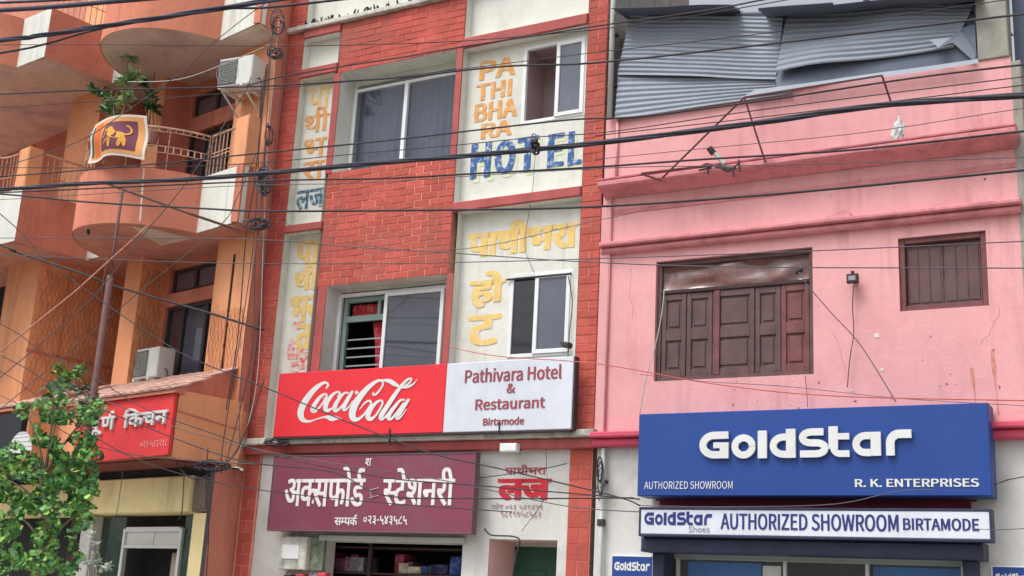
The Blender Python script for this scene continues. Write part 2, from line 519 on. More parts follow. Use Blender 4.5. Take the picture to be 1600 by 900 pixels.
# ================================================================= red hotel building
FY = 12.0
red = thing('red_building', 'red brick hotel building with cream panels between orange and pink buildings', 'building', (-8.1, FY, 0))
XL, XR = -10.53, -5.68
mb = MB()
mb.quad((XL, FY+0.03, 0), (XL, 14.6, 0), (XL, 14.6, 12.2), (XL, FY+0.03, 12.2))
mb.quad((XR, FY+0.03, 0), (XR, FY+0.03, 12.2), (XR, 14.6, 12.2), (XR, 14.6, 0))
mb.quad((XL, 14.6, 0), (XR, 14.6, 0), (XR, 14.6, 12.2), (XL, 14.6, 12.2))
mb.quad((XL, FY, 12.2), (XR, FY, 12.2), (XR, 14.6, 12.2), (XL, 14.6, 12.2))
mb.build('side_wall', concrete, red)
# mortar backing of brick fields with the window openings left out
W3 = (-9.57, -7.76, 7.03, 8.45)
W2 = (-9.50, -7.67, 3.56, 5.50)
mb = MB()
for x0, x1, z0, z1 in [(XL, -10.25, 0, 9.17), (-5.94, XR, 0, 12.2), (-9.63, -7.67, 8.45, 9.17), (XL, -10.25, 9.22, 12.2)]:
    mb.box(x0+0.004, x1-0.004, FY+0.0025, FY+0.12, z0, z1)
mb.build('mortar', mortar, red)
MB().box(-9.626, -7.674, FY+0.0025, FY+0.12, 5.50, 7.03).build('mortar', mat('mortar_pale', (218, 154, 134), 0.9, 0.2, 1.4, 0.3, dirt_sheen=(160, 82, 76), damt=1.0), red)
# window jamb strips and flat red bands
mb = MB()
for bx in ((-9.67, -9.57, FY-0.01, FY+0.3, 7.03, 8.45), (-7.755, -7.67, FY-0.01, FY+0.3, 7.03, 8.45), (-9.60, -9.47, FY-0.01, FY+0.25, 3.56, 5.50), (-7.68, -7.59, FY-0.01, FY+0.25, 3.56, 5.50)):
    MB().box(*bx).build('window_jamb', redband, red)
for k, (x0, x1, z0, z1) in enumerate([(-10.25, -9.635, 6.27, 6.375), (-10.25, -9.635, 8.47, 8.60), (-10.25, -9.635, 9.06, 9.18), (-7.665, -5.945, 8.43, 8.57), (-7.665, -5.945, 6.27, 6.39)]):
    MB().cbox(x0, x1, FY-0.03, FY+0.3, z0, z1, 0.01).build('lintel_band', redband, red)
# recessed cream panels
PY = FY+0.13
mb = MB()
def recess(x0, x1, z0, z1, holes=(), d=0.13):
    wall_grid(mb, x0, x1, z0, z1, FY+d, list(holes), 0.12)
    e = 0.002
    mb.quad((x0+e, FY, z0), (x0+e, FY, z1), (x0+e, FY+d, z1), (x0+e, FY+d, z0))
    mb.quad((x1-e, FY, z0), (x1-e, FY+d, z0), (x1-e, FY+d, z1), (x1-e, FY, z1))
    mb.quad((x0, FY, z1-e), (x1, FY, z1-e), (x1, FY+d, z1-e), (x0, FY+d, z1-e))
    mb.quad((x0, FY, z0+e), (x0, FY+d, z0+e), (x1, FY+d, z0+e), (x1, FY, z0+e))
SW3 = (-6.86, -5.99, 7.33, 8.36)
SW2 = (-6.88, -6.06, 4.45, 5.45)
recess(-10.25, -9.67, 3.56, 6.27)
recess(-10.25, -9.67, 6.375, 8.47)
recess(-10.25, -9.64, 8.60, 9.06)
recess(-10.25, -7.70, 9.25, 12.2)
recess(-7.665, -5.94, 8.57, 9.30)
recess(-7.665, -5.94, 9.30, 12.2)
recess(-7.665, -5.94, 6.39, 8.43, [SW3])
recess(-7.59, -5.94, 3.56, 6.27, [SW2])
mb.build('cream_panel', white_wall, red)
# deep window recesses: white jambs, soffit
for (a, b, c, d), dep in ((W3, 0.30), (W2, 0.24)):
    mb = MB()
    a2, b2 = (a+0.002, b-0.002)
    if d == W2[3]: a2, b2 = -9.468, -7.682
    mb.quad((a2, FY, c), (a2, FY, d), (a2, FY+dep, d), (a2, FY+dep, c))
    mb.quad((b2, FY, c), (b2, FY+dep, c), (b2, FY+dep, d), (b2, FY, d))
    mb.quad((a2, FY, d-0.002), (b2, FY, d-0.002), (b2, FY+dep, d-0.002), (a2, FY+dep, d-0.002))
    mb.quad((a2, FY, c+0.002), (a2, FY+dep, c+0.002), (b2, FY+dep, c+0.002), (b2, FY, c+0.002))
    mb.build('window_reveal', white_wall, red)
# wall fill around big windows at the back of the recess
mb = MB()
wall_grid(mb, -9.57, -7.76, 7.03, 8.45, FY+0.30, [(-9.50, -7.80, 7.06, 8.36)], 0.1)
mb.build('window_surround', white_wall, red)
mb = MB()
wall_grid(mb, -9.47, -7.68, 3.56, 5.50, FY+0.24, [(-9.42, -7.70, 3.60, 5.46)], 0.1)
mb.build('window_surround', white_wall, red)
# slab at the top of the second storey with weathered edge
MB().cbox(XL-0.02, -7.70, FY-0.07, FY+0.3, 9.18, 9.25, 0.01).build('floor_slab', white_dirty, red)
mb = MB()
for k in range(60):
    x = random.uniform(-10.3, -7.75); r = random.uniform(0.006, 0.022)
    mb.tube([(x, FY-0.05, 9.25), (x+random.uniform(-0.03, 0.03), FY-0.06, 9.25+random.uniform(0.02, 0.07))], r, 4, r1=r*0.4)
mb.build('moss_tufts', dark, red, kind='stuff')
# bricks
BR = []
def field(x0, x1, z0, z1, bl=0.23, ch=0.091, y=FY):
    n = max(1, round((z1-z0)/ch)); ch = (z1-z0)/n
    for j in range(n):
        w = x1-x0
        if w < 0.4:
            cuts = [x0, x1] if j % 2 else [x0, (x0+x1)/2+random.uniform(-0.01, 0.01), x1]
        else:
            cuts = [x0]
            x = x0+(bl*0.5 if j % 2 else bl)
            while x < x1-0.07:
                cuts.append(x+random.uniform(-0.012, 0.012)); x += bl
            cuts.append(x1)
        for a, b in zip(cuts, cuts[1:]):
            BR.append((a, b, z0+j*ch, z0+(j+1)*ch, y))
field(-9.63, -7.67, 5.50, 7.03)
field(-9.63, -7.67, 8.45, 9.17)
NMID = len(BR)
field(-5.94, XR, 3.56, 9.60, ch=0.098)
field(-5.96, XR-0.01, 0.0, 3.37, ch=0.165)
field(XL, -10.25, 3.56, 9.17, ch=0.095)
field(-10.50, -10.27, 0.0, 3.37, ch=0.135)
field(XL, -10.25, 9.25, 10.4)
def brick_geo(w, h, d):
    """front block with chipped chamfer, centred on its back face"""
    c = 0.003
    x, z = w/2-0.0062, h/2-0.0042
    return ([(-x, 0, -z), (x, 0, -z), (x, 0, z), (-x, 0, z), (-x, -d+c, -z), (x, -d+c, -z), (x, -d+c, z), (-x, -d+c, z), (-x+c, -d, -z+c), (x-c, -d, -z+c), (x-c, -d, z-c), (-x+c, -d, z-c)],
            [(8, 9, 10, 11), (4, 5, 9, 8), (5, 6, 10, 9), (6, 7, 11, 10), (7, 4, 8, 11), (0, 1, 5, 4), (1, 2, 6, 5), (2, 3, 7, 6), (3, 0, 4, 7)])
_bm = {}
stuff = MB()
cnt = 0
for i, (a, b, c, d, y) in enumerate(BR):
    w, h = b-a, d-c
    dd = 0.005+random.uniform(0, 0.004)
    vis = (i < NMID or (a > -6 and 2.2 < d < 8.6)) and cnt < 292
    if vis:
        key = (round(w/0.02), round(h/0.02), i % 3)
        if key not in _bm:
            V, F = brick_geo(key[0]*0.02 if abs(key[0]*0.02-w) < 0.012 else w, h, 0.0055+0.002*key[2])
            me = bpy.data.meshes.new('brick'); me.from_pydata(V, [], F); me.materials.append(brickm); _bm[key] = (me, key[0]*0.02)
        me, w0 = _bm[key]
        o = bpy.data.objects.new('brick', me); COL.objects.link(o); o.parent = red
        o.location = Vector(((a+b)/2, y+0.004, (c+d)/2))-Vector((-8.1, FY, 0))
        o.scale = (w/w0, 1, 1)
        cnt += 1
    else:
        V, F = brick_geo(w, h, dd)
        stuff.raw([(p[0]+(a+b)/2, p[1]+y+0.004, p[2]+(c+d)/2) for p in V], F)
stuff.build('brickwork', brickm, red, kind='stuff')
# cornice above the shops
MB().cbox(-10.62, -5.62, FY-0.14, FY+0.05, 3.485, 3.565, 0.012).build('cornice', white_dirty, red)
MB().cbox(-10.56, -5.66, FY-0.07, FY+0.05, 3.375, 3.483, 0.01).build('cornice_band', redband, red)
# ground floor wall
mb = MB()
SHOP = (-9.20, -7.26, 0.2, 2.34)
DOOR = (-6.92, -6.08, 0.13, 2.40)
wall_grid(mb, -10.27, -5.96, 0, 3.375, FY+0.03, [SHOP, DOOR], 0.25)
mb.build('ground_floor_wall', white_low, red)
MB().box(-9.22, -7.22, FY-0.03, FY+0.05, 2.34, 2.40).build('shop_lintel', pipe_w, red)
# interiors
def room(mb, x0, x1, z0, z1, y0, y1):
    mb.quad((x0, y1, z0), (x1, y1, z0), (x1, y1, z1), (x0, y1, z1))
    mb.quad((x0, y0, z0), (x0, y1, z0), (x0, y1, z1), (x0, y0, z1))
    mb.quad((x1, y0, z0), (x1, y0, z1), (x1, y1, z1), (x1, y1, z0))
    mb.quad((x0, y0, z1), (x0, y1, z1), (x1, y1, z1), (x1, y0, z1))
    mb.quad((x0, y0, z0), (x1, y0, z0), (x1, y1, z0), (x0, y1, z0))
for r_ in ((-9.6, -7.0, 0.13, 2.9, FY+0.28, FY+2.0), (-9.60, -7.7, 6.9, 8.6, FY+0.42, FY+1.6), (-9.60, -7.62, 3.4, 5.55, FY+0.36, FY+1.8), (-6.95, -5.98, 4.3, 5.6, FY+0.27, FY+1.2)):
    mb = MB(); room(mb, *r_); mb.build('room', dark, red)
mb = MB()
room(mb, -6.90, -5.95, 7.2, 8.45, FY+0.262, FY+0.75)
mb.build('room', room_pink, red)
mb = MB()
mb.quad((-6.918, FY+0.03, 0.13), (-6.918, FY+0.95, 0.13), (-6.918, FY+0.95, 2.398), (-6.918, FY+0.03, 2.398))
mb.quad((-6.92, FY+0.28, 2.399), (-6.08, FY+0.28, 2.399), (-6.08, FY+0.95, 2.399), (-6.92, FY+0.95, 2.399))
mb.quad((-6.082, FY+0.28, 0.13), (-6.082, FY+0.28, 2.398), (-6.082, FY+0.95, 2.398), (-6.082, FY+0.95, 0.13))
mb.build('passage_wall', mat('passage_pink', (226, 186, 184), 0.85, 0.06, 2, 0.1), red)
d_ = MB().cbox(-6.92, -6.08, FY+0.62, FY+0.67, 0.13, 2.37, 0.006).build('door', green_door, red)
MB().box(-6.92, -6.08, FY+0.58, FY+0.61, 2.36, 2.398).build('frame', pipe_w, d_)
MB().cbox(-6.80, -6.50, FY+0.605, FY+0.62, 0.5, 1.3).cbox(-6.42, -6.16, FY+0.605, FY+0.62, 0.5, 1.3).cbox(-6.80, -6.50, FY+0.605, FY+0.62, 1.45, 2.1).cbox(-6.42, -6.16, FY+0.605, FY+0.62, 1.45, 2.1).build('door_panel', green_door, d_)

def wframe(x0, x1, y, z0, z1, w=0.035, d=0.05, mids=()):
    mb = MB()
    mb.cbox(x0, x0+w, y, y+d, z0, z1, 0.004).cbox(x1-w, x1, y, y+d, z0, z1, 0.004)
    mb.cbox(x0+w, x1-w, y, y+d, z0, z0+w, 0.004).cbox(x0+w, x1-w, y, y+d, z1-w, z1, 0.004)
    for m in mids: mb.cbox(m-w/2, m+w/2, y-0.004, y+d-0.01, z0+w, z1-w, 0.004)
    return mb
def drape(x0, x1, y, z0, z1, amp=0.015, folds=14):
    mb = MB(); n = folds*6
    P = []
    for i in range(n+1):
        t = i/n
        yy = y+amp*math.sin(t*folds*2*PI)+amp*0.6*math.sin(t*folds*5.3+1)
        P += [(x0+(x1-x0)*t, yy, z0), (x0+(x1-x0)*t, yy*1.0, z1)]
    return mb.add(P, [(2*i, 2*i+2, 2*i+3, 2*i+1) for i in range(n)])
def clear_glass(name, tint, mixv):
    m = mat(name, tint, 0.03, 0.12, 2.0, 0.03, 2.0, dirt_sheen=tuple(v+24 for v in tint), damt=0.6, spec=0.8)  # paler noise patches put reflections into the pane colour
    t = m.node_tree
    p = t.nodes['Principled BSDF']
    tr = t.nodes.new('ShaderNodeBsdfTransparent')
    mx = t.nodes.new('ShaderNodeMixShader')
    mx.inputs[0].default_value = mixv
    t.links.new(tr.outputs[0], mx.inputs[1]); t.links.new(p.outputs[0], mx.inputs[2])
    t.links.new(mx.outputs[0], t.nodes['Material Output'].inputs['Surface'])
    return m
tinted = clear_glass('tinted_glass', (70, 78, 94), 0.50)
tinted2 = clear_glass('tinted_glass_light', (88, 100, 118), 0.75)
# upper big window
gy = FY+0.27
w = wframe(-9.52, -7.80, gy, 7.07, 8.30, 0.04).build('window', upvc, red)
wm = at(633, 180, gy).x
MB().cbox(wm-0.028, wm+0.028, gy-0.02, gy+0.03, 7.11, 8.26, 0.004).build('mullion', upvc, w)
MB().quad((-9.48, gy+0.02, 7.11), (wm-0.028, gy+0.02, 7.11), (wm-0.028, gy+0.02, 8.26), (-9.48, gy+0.02, 8.26)).build('pane', tinted, w)
MB().quad((wm+0.028, gy+0.026, 7.11), (-7.84, gy+0.026, 7.11), (-7.84, gy+0.026, 8.26), (wm+0.028, gy+0.026, 8.26)).build('pane', tinted, w)
drape(-9.5, -7.82, gy+0.13, 7.06, 8.32, 0.02, 16).build('curtain', curtain, w, smooth=True)
# lower big window: teal frame on the left half, sliding sash on the right
gy = FY+0.22
w = wframe(-9.44, -7.69, gy, 3.62, 5.44, 0.045).build('window', upvc, red)
xs0, xs1 = at(600, 500, gy).x, at(693, 500, gy).x
s = wframe(xs0, xs1, gy-0.03, 3.66, 5.40, 0.05, 0.035).build('sash', upvc, w)
MB().quad((xs0+0.045, gy-0.01, 3.7), (xs1-0.045, gy-0.01, 3.7), (xs1-0.045, gy-0.01, 5.36), (xs0+0.045, gy-0.01, 5.36)).build('pane', mat('reflecting_glass', (66, 70, 82), 0.03, 0.1, 2.5, 0.0, dirt_sheen=(56, 60, 70), damt=0.6, spec=0.6), w)
tz = at(560, 496, gy+0.06).z
mb = wframe(-9.38, xs0+0.02, gy+0.05, 3.62, 5.39, 0.06, 0.05)
mb.cbox(-9.32, xs0-0.04, gy+0.045, gy+0.09, tz-0.06, tz+0.02, 0.004)
mb.cbox(-8.86, -8.81, gy+0.047, gy+0.09, tz+0.02, 5.33, 0.004)
mb.build('inner_frame', teal, w)
for k in range(11):
    z = 3.72+k*0.112
    MB().box(-9.30, xs0-0.05, gy+0.075, gy+0.085, z, z+0.018).build('grille_bar', mat('grille_grey', (150, 156, 162), 0.5), w)
drape(-9.31, xs0-0.05, gy+0.14, tz+0.03, 5.32, 0.01, 8).build('curtain', curt_r, w, smooth=True)
mb = MB()
n = 22
P = []
for i in range(n+1):
    t = i/n
    x = at(578-20*(1-t)**1.4-0*t, 470+120*t, gy+0.14).x
    z = tz-0.06-(tz-3.7)*t
    P += [(-8.83-0.14*(1-t)+0.10*t, gy+0.13+0.015*math.sin(t*9), z), (xs0-0.06, gy+0.15, z)]
mb.add(P, [(2*i, 2*i+2, 2*i+3, 2*i+1) for i in range(n)])
mb.build('curtain', curt_r, w, smooth=True)
# small windows on the right
def small_window(px0, px1, pm, py0, py1, gy, left_open, bounds):
    x0, x1, z0, z1 = bounds
    w = wframe(x0, x1, gy, z0, z1, 0.045).build('window', upvc, red)
    xm = at(pm, (py0+py1)/2, gy).x
    s = wframe(xm-0.03, x1-0.03, gy-0.02, z0+0.03, z1-0.03, 0.05, 0.03).build('sash', upvc, w)
    MB().quad((xm+0.02, gy, z0+0.07), (x1-0.07, gy, z0+0.07), (x1-0.07, gy, z1-0.07), (xm+0.02, gy, z1-0.07)).build('pane', tinted2 if left_open else mat('small_pane', (86, 92, 106), 0.15, 0.08, 3, 0.0, spec=0.6), w)
    if not left_open:
        MB().quad((x0+0.04, gy+0.02, z0+0.04), (xm, gy+0.02, z0+0.04), (xm, gy+0.02, z1-0.04), (x0+0.04, gy+0.02, z1-0.04)).build('pane', glass_d, w)
    return w
small_window(822, 916, 872, 75, 190, PY-0.01, True, SW3)
small_window(800, 890, 838, 435, 560, PY-0.01, False, SW2)
# window hood rail
mb = MB(); a, b = at(792, 437, PY-0.03), at(893, 424, PY-0.03)
mb.tube([a, (b.x, PY-0.03, a.z)], 0.012, 6); mb.build('hood_rail', iron, red)

# painted wall lettering (flat print, part of the building)
TP = PY
def paint(tokens, box, m, Y=TP, bold=0.012, **k):
    mb = MB()
    wtext(mb, tokens, *box, Y, depth=0.001, proud=k.pop('proud', 0.002), bold=bold, **k)
    return mb.build('painted_lettering', m, red)
paint('पा', (482, 136, 517, 170), pt_cream, fat=0.012)
paint('थी', (477, 168, 515, 206), pt_orange, fat=0.012)
paint('भ', (474, 216, 510, 246), pt_orange, fat=0.012)
paint('रा', (472, 252, 507, 282), pt_orange, fat=0.012)
paint('लज', (463, 296, 507, 326), pt_slate, fat=0.012)
paint('पा', (462, 376, 500, 412), pt_cream, fat=0.022)
paint('थी', (460, 413, 499, 453), pt_ghost, fat=0.022)
paint('भर', (453, 462, 499, 503), pt_ghost, fat=0.022)
paint('ता', (462, 506, 497, 546), pt_ghost, fat=0.022)
paint('हो', (452, 548, 494, 582), pt_red, fat=0.012)
mb = MB()
for (x, y, rx, ry) in [(460, 548, 18, 22), (476, 566, 16, 12), (466, 508, 14, 8)]:
    c = at(x, y, TP)
    P = [(c.x+math.cos(t*PI/8)*rx*0.009*random.uniform(0.6, 1.1), TP-0.0015, c.z+math.sin(t*PI/8)*ry*0.008*random.uniform(0.6, 1.1)) for t in range(16)]
    mb.add(P, [tuple(range(16))])
mb.build('red_paint_patch', pt_red, red)
for t, bx in (('PA', (750, 92, 806, 121)), ('THI', (744, 128, 800, 154)), ('BHA', (742, 158, 808, 186)), ('RA', (752, 190, 800, 214))):
    paint(t, bx, pt_orange, fat=0.016)
for t_, bx_ in (('H', (736, 224, 768, 278)), ('O', (774, 220, 806, 272)), ('T', (808, 214, 842, 268)), ('E', (856, 209, 882, 261)), ('L', (888, 205, 910, 258))):
    paint(t_, bx_, pt_blue, proud=0.006, fat=0.026)
for t_, bx_ in (('H', (741, 230, 773, 284)), ('O', (778, 225, 810, 277)), ('T', (812, 220, 846, 273)), ('E', (860, 214, 886, 266)), ('L', (892, 210, 913, 263))):
    paint(t_, bx_, pt_lime, fat=0.026, proud=0.001)
paint('पाथीभरा', (732, 342, 904, 395), pt_ghost, fat=0.028)
paint('हो', (734, 424, 790, 480), pt_ghost, proud=0.004, fat=0.03)
paint('ट', (730, 492, 782, 540), pt_ghost, fat=0.03)
paint('पाथीभरा', (790, 726, 854, 742), mat('paint_dim_red', (170, 84, 92), 0.8), Y=FY+0.03, bold=0.01, fat=0.004)
paint('लज', (777, 748, 862, 782), letter_r, Y=FY+0.03, fat=0.026)
paint('फोन ०२३ ५४१४२१', (768, 786, 848, 797), letter_f, Y=FY+0.03, fat=0.002)
paint('९८१९७५८५८२', (782, 799, 846, 809), letter_f, Y=FY+0.03, fat=0.002)

# ================================================================= signs on the red building
def rect4(tl, tr, br, bl, Y):
    a, b, c, d = (at(*p, Y) for p in (tl, tr, br, bl))
    return (a.x+d.x)/2, (b.x+c.x)/2, (c.z+d.z)/2, (a.z+b.z)/2
# soft drink sign with the hotel's name
SY = FY-0.22
x0, x1, z0, z1 = rect4((437, 583), (897, 557), (892, 672), (425, 682), SY)
xs = at(695, 622, SY).x
sg = thing('shop_sign', 'long signboard with a red left half in white script and a white right half', 'signboard', ((x0+x1)/2, SY, z0))
MB().cbox(x0, xs, SY, SY+0.09, z0, z1, 0.008).build('red_panel', red_sign, sg)
MB().cbox(xs+0.001, x1, SY, SY+0.09, z0, z1, 0.008).build('white_panel', wht_sign, sg)
mb = MB()
mb.box(x0+0.01, x1-0.01, SY+0.005, SY+0.1, z0-0.02, z0-0.001).box(x1, x1+0.02, SY+0.005, SY+0.1, z0-0.01, z1)
for xx in (x0+0.4, x0+1.4, xs+0.2, x1-0.3):
    mb.box(xx, xx+0.03, SY+0.09, FY+0.14, z0+0.05, z0+0.08)
mb.box(at(607, 690, SY).x, at(607, 690, SY).x+0.02, SY-0.01, SY+0.02, z0-0.13, z0+0.06)
mb.box(at(780, 660, SY).x, at(780, 660, SY).x+0.015, SY-0.012, SY+0.02, z0-0.04, z0+0.09)
mb.build('frame', iron, sg)
SCRIPT = [
 [(430,235,14),(455,195,26),(430,165,26),(380,180,36),(320,225,52),(250,300,62),(185,395,72),(145,490,72),(150,560,66),(190,600,44),(250,605,24),(330,580,16),(410,558,22),(455,560,44),(500,572,64),(545,568,44),(610,575,4)],
 [(425,292,22),(375,320,34),(315,395,46),(280,465,54),(295,492,44),(345,460,24),(405,385,22),(440,320,24),(425,290,20)],
 [(400,340,10),(440,350,14),(480,335,8)],
 [(560,330,12),(590,290,26),(560,272,24),(500,310,36),(440,395,50),(425,460,54),(455,482,40),(510,450,18),(560,395,12)],
 [(690,285,18),(640,285,24),(580,350,38),(535,430,50),(535,480,46),(570,475,30),(630,410,20),(690,310,18)],
 [(735,258,26),(700,320,40),(650,410,44),(630,465,38),(655,475,24),(700,430,14),(735,370,8)],
 [(765,288,34),(795,268,36)],
 [(975,270,10),(965,300,22),(1000,298,24),(1050,240,20),(1080,180,20),(1060,145,24),(1010,150,34),(930,205,50),(840,300,66),(765,410,76),(730,510,78),(745,575,66),(800,580,36),(860,530,24),(920,450,22),(945,395,24),(920,372,24),(870,400,20),(810,475,8)],
 [(1055,365,22),(1000,395,34),(940,470,46),(905,545,56),(935,580,46),(990,545,24),(1045,465,22),(1075,395,24),(1055,362,22)],
 [(1040,135,6),(1100,140,30),(1155,148,48),(1205,178,50),(1265,212,22)],
 [(1470,125,4),(1430,175,18),(1370,210,30),(1310,220,24),(1270,205,12)],
 [(1310,215,16),(1350,190,20),(1395,150,20),(1400,122,22),(1360,130,26),(1290,200,36),(1210,310,46),(1130,430,50),(1065,530,54),(1055,575,44),(1090,570,24),(1140,510,14),(1170,460,6)],
 [(1330,365,20),(1280,365,24),(1220,430,38),(1160,510,48),(1140,565,48),(1175,575,30),(1240,500,20),(1315,390,16)],
 [(1375,350,28),(1330,420,40),(1270,510,44),(1235,565,40),(1265,570,24),(1310,520,14),(1350,460,6)]]
for k, st in enumerate(SCRIPT):
    pts = [tuple(p) for p in catmull(st, 4)]
    V, F = ribbon([(p[0], -p[1], p[2]) for p in pts])
    yy = SY-0.003-0.0006*k
    W_ = []
    for (u, v) in V:
        q = at(450+u/7.27, 575-v/7.27, yy); W_.append((q.x, yy, q.z))
    MB().raw(W_, F).build('script_letter' if k != 6 else 'hyphen', letter_w, sg)
for t, bx, b_ in (('Pathivara Hotel', (727, 573, 878, 595), 0.005), ('&', (792, 599, 805, 614), 0.005), ('Restaurant', (743, 622, 852, 639), 0.005), ('Birtamode', (755, 652, 819, 664), 0.004)):
    mb = MB(); wtext(mb, t, *bx, SY, depth=0.002, bold=0.008, fat=b_); mb.build('lettering', letter_m, sg)

# stationery shop sign
SY = FY-0.2
x0, x1, z0, z1 = rect4((427, 713), (740, 708), (740, 832), (420, 830), SY)
sg = thing('shop_sign', 'maroon signboard with large white lettering above the dark stationery shop opening', 'signboard', ((x0+x1)/2, SY, z0))
MB().cbox(x0, x1, SY, SY+0.08, z0, z1, 0.008).build('panel', maroon, sg)
mb = wframe(x0-0.008, x1+0.008, SY-0.008, z0-0.006, z1+0.006, 0.014, 0.1)
mb.build('frame', mat('sign_frame', (110, 84, 96), 0.5, 0.1), sg)
for t, bx, b_ in ((['अ', ('h', 'क'), 'सफो', 'ड', 'REPH'], (446, 730, 571, 792), 0.009), ([('h', 'स'), 'टेशनरी'], (599, 731, 711, 790), 0.009),
                  (['स', ('h', 'म'), 'प', 'क', 'REPH'], (523, 804, 559, 821), 0.003), ('०२३-५४३५८५', (568, 806, 637, 820), 0.003), ('श', (571, 716, 581, 728), 0.002)):
    mb = MB(); wtext(mb, t, *bx, SY, depth=0.002, bold=0.01, fat=b_); mb.build('lettering', letter_wd, sg)
mb = MB()
for (px0, py0, px1, py1) in ((577, 766, 592, 762), (577, 778, 592, 774), (578, 766, 581, 779)):
    a, b = at(px0, py0, SY-0.004), at(px1, py1, SY-0.004)
    mb.tube([a, b], 0.008, 4)
mb.build('dash', letter_f, sg)

# small fittings on the red building
o = thing('flood_light', 'white flood light under the cornice above the painted wall lettering', 'lamp', at(790, 700, FY-0.2))
c = at(798, 700, FY-0.22)
MB().cbox(c.x-0.11, c.x+0.1, FY-0.28, FY-0.2, c.z-0.045, c.z+0.045, 0.01).build('lamp_head', upvc, o)
MB().box(c.x-0.02, c.x+0.02, FY-0.2, FY+0.0, c.z+0.0, c.z+0.03).build('bracket', iron, o)
o = thing('security_camera', 'small black security camera beside the white sliding window', 'camera', at(882, 540, FY-0.1))
c = at(886, 540, FY-0.12)
MB().tube([(c.x-0.1, FY+0.1, c.z+0.05), (c.x-0.1, FY-0.08, c.z+0.05), (c.x-0.03, FY-0.1, c.z+0.01)], 0.014).build('arm', iron, o)
MB().tube([(c.x-0.05, FY-0.09, c.z+0.02), (c.x+0.06, FY-0.17, c.z-0.015)], 0.036, 10).build('body', iron, o)
# electric meter box left of the shop
o = thing('meter_box', 'white electric meter box on the wall under the left end of the maroon signboard', 'meter box', at(455, 865, FY-0.08))
x0, x1, z0, z1 = rect4((437, 838), (478, 838), (478, 890), (437, 890), FY-0.1)
MB().cbox(x0, x1, FY-0.1, FY+0.03, z0, z1, 0.01).build('box_body', white_dirty, o)
MB().cbox(x0+0.04, x1-0.1, FY-0.112, FY-0.1, z0+0.12, z1-0.1, 0.006).build('cover', upvc, o)
MB().tube([((x0+x1)/2, FY-0.03, z1), ((x0+x1)/2, FY-0.03, z1+0.1), ((x0+x1)/2+0.1, FY-0.03, z1+0.2)], 0.012).build('conduit', pipe_w, o)
o = thing('notice_board', 'dark green stained board beside the white meter box', 'board', at(495, 865, FY-0.02))
x0, x1, z0, z1 = rect4((480, 838), (508, 838), (506, 892), (480, 892), FY-0.0)
MB().cbox(x0, x1, FY-0.02, FY+0.03, z0, z1, 0.006).build('board', mat('mouldy_board', (118, 130, 112), 0.9, 0.4, 12, 0.2, dirt_sheen=(60, 66, 62), damt=0.9), o)
# shop stock
sh = thing('shop_shelf', 'dark shelves of wrapped stationery stock inside the shop opening', 'shelf', (-8.2, FY+0.6, 0.13))
for z in (0.7, 1.15, 1.6, 1.98, 2.28):
    MB().cbox(-9.55, -7.02, FY+0.35, FY+0.72, z, z+0.025, 0.004).build('shelf_board', wood_dark, sh)
MB().cbox(at(597, 870, FY+0.6).x-0.02, at(597, 870, FY+0.6).x+0.03, FY+0.33, FY+0.38, 0.13, 2.7, 0.004).build('upright', wood_dark, sh)
gcol = [mat('stock_'+n, c, 0.7, 0.4, 14, 0.0, dirt_sheen=tuple(min(255, v+70) for v in c), damt=0.8) for n, c in (('grey', (120, 112, 116)), ('mauve', (128, 84, 104)), ('blue', (40, 60, 120)), ('navy', (30, 36, 70)), ('cream', (170, 160, 140)), ('brown', (104, 88, 72)), ('red', (120, 40, 60)), ('green', (60, 92, 84)))]
for m_i, m_ in enumerate(gcol):
    mb = MB()
    for z in (0.725, 1.175, 1.625, 2.005):
        x = -9.5
        while x < -7.1:
            w_, h_ = random.uniform(0.07, 0.26), random.uniform(0.08, 0.26)
            pick = (random.choice((2, 3, 3, 3, 2, 7)) if x > -8.1 else random.choice((0, 0, 1, 1, 4, 5, 6, 7)))
            if pick == m_i: mb.cbox(x, x+w_, FY+0.36+random.uniform(0, 0.1), FY+0.7, z, z+h_, 0.01)
            x += w_+random.uniform(0.004, 0.03)
    if mb.v: mb.build('stock', m_, sh, kind='stuff')
for k, (px, py, m_, l) in enumerate([(451, 896, dark, 'black bag hanging leftmost below the meter box'), (470, 895, mat('bag_red', (176, 50, 62), 0.7), 'red bag hanging below the meter box'), (492, 896, gcol[0], 'grey bag hanging right of the red bag below the meter box'), (505, 893, mat('bag_pink', (214, 70, 86), 0.7), 'bright red bag hanging at the left edge of the shop opening')]):
    c = at(px, py+6, FY-0.08)
    mb = MB(); mb.cbox(c.x-0.06, c.x+0.06, FY-0.12, FY-0.02, c.z-0.2, c.z+0.03, 0.02)
    t = thing('hanging_bag', l, 'bag', (c.x, FY-0.08, c.z-0.2), group='bags hanging at the stationery shop')
    mb.build('body', m_, t)
    MB().tube(catmull([(c.x-0.035, FY-0.08, c.z+0.03), (c.x, FY-0.08, c.z+0.08), (c.x+0.035, FY-0.08, c.z+0.03)], 4), 0.005).build('handle', iron, t)

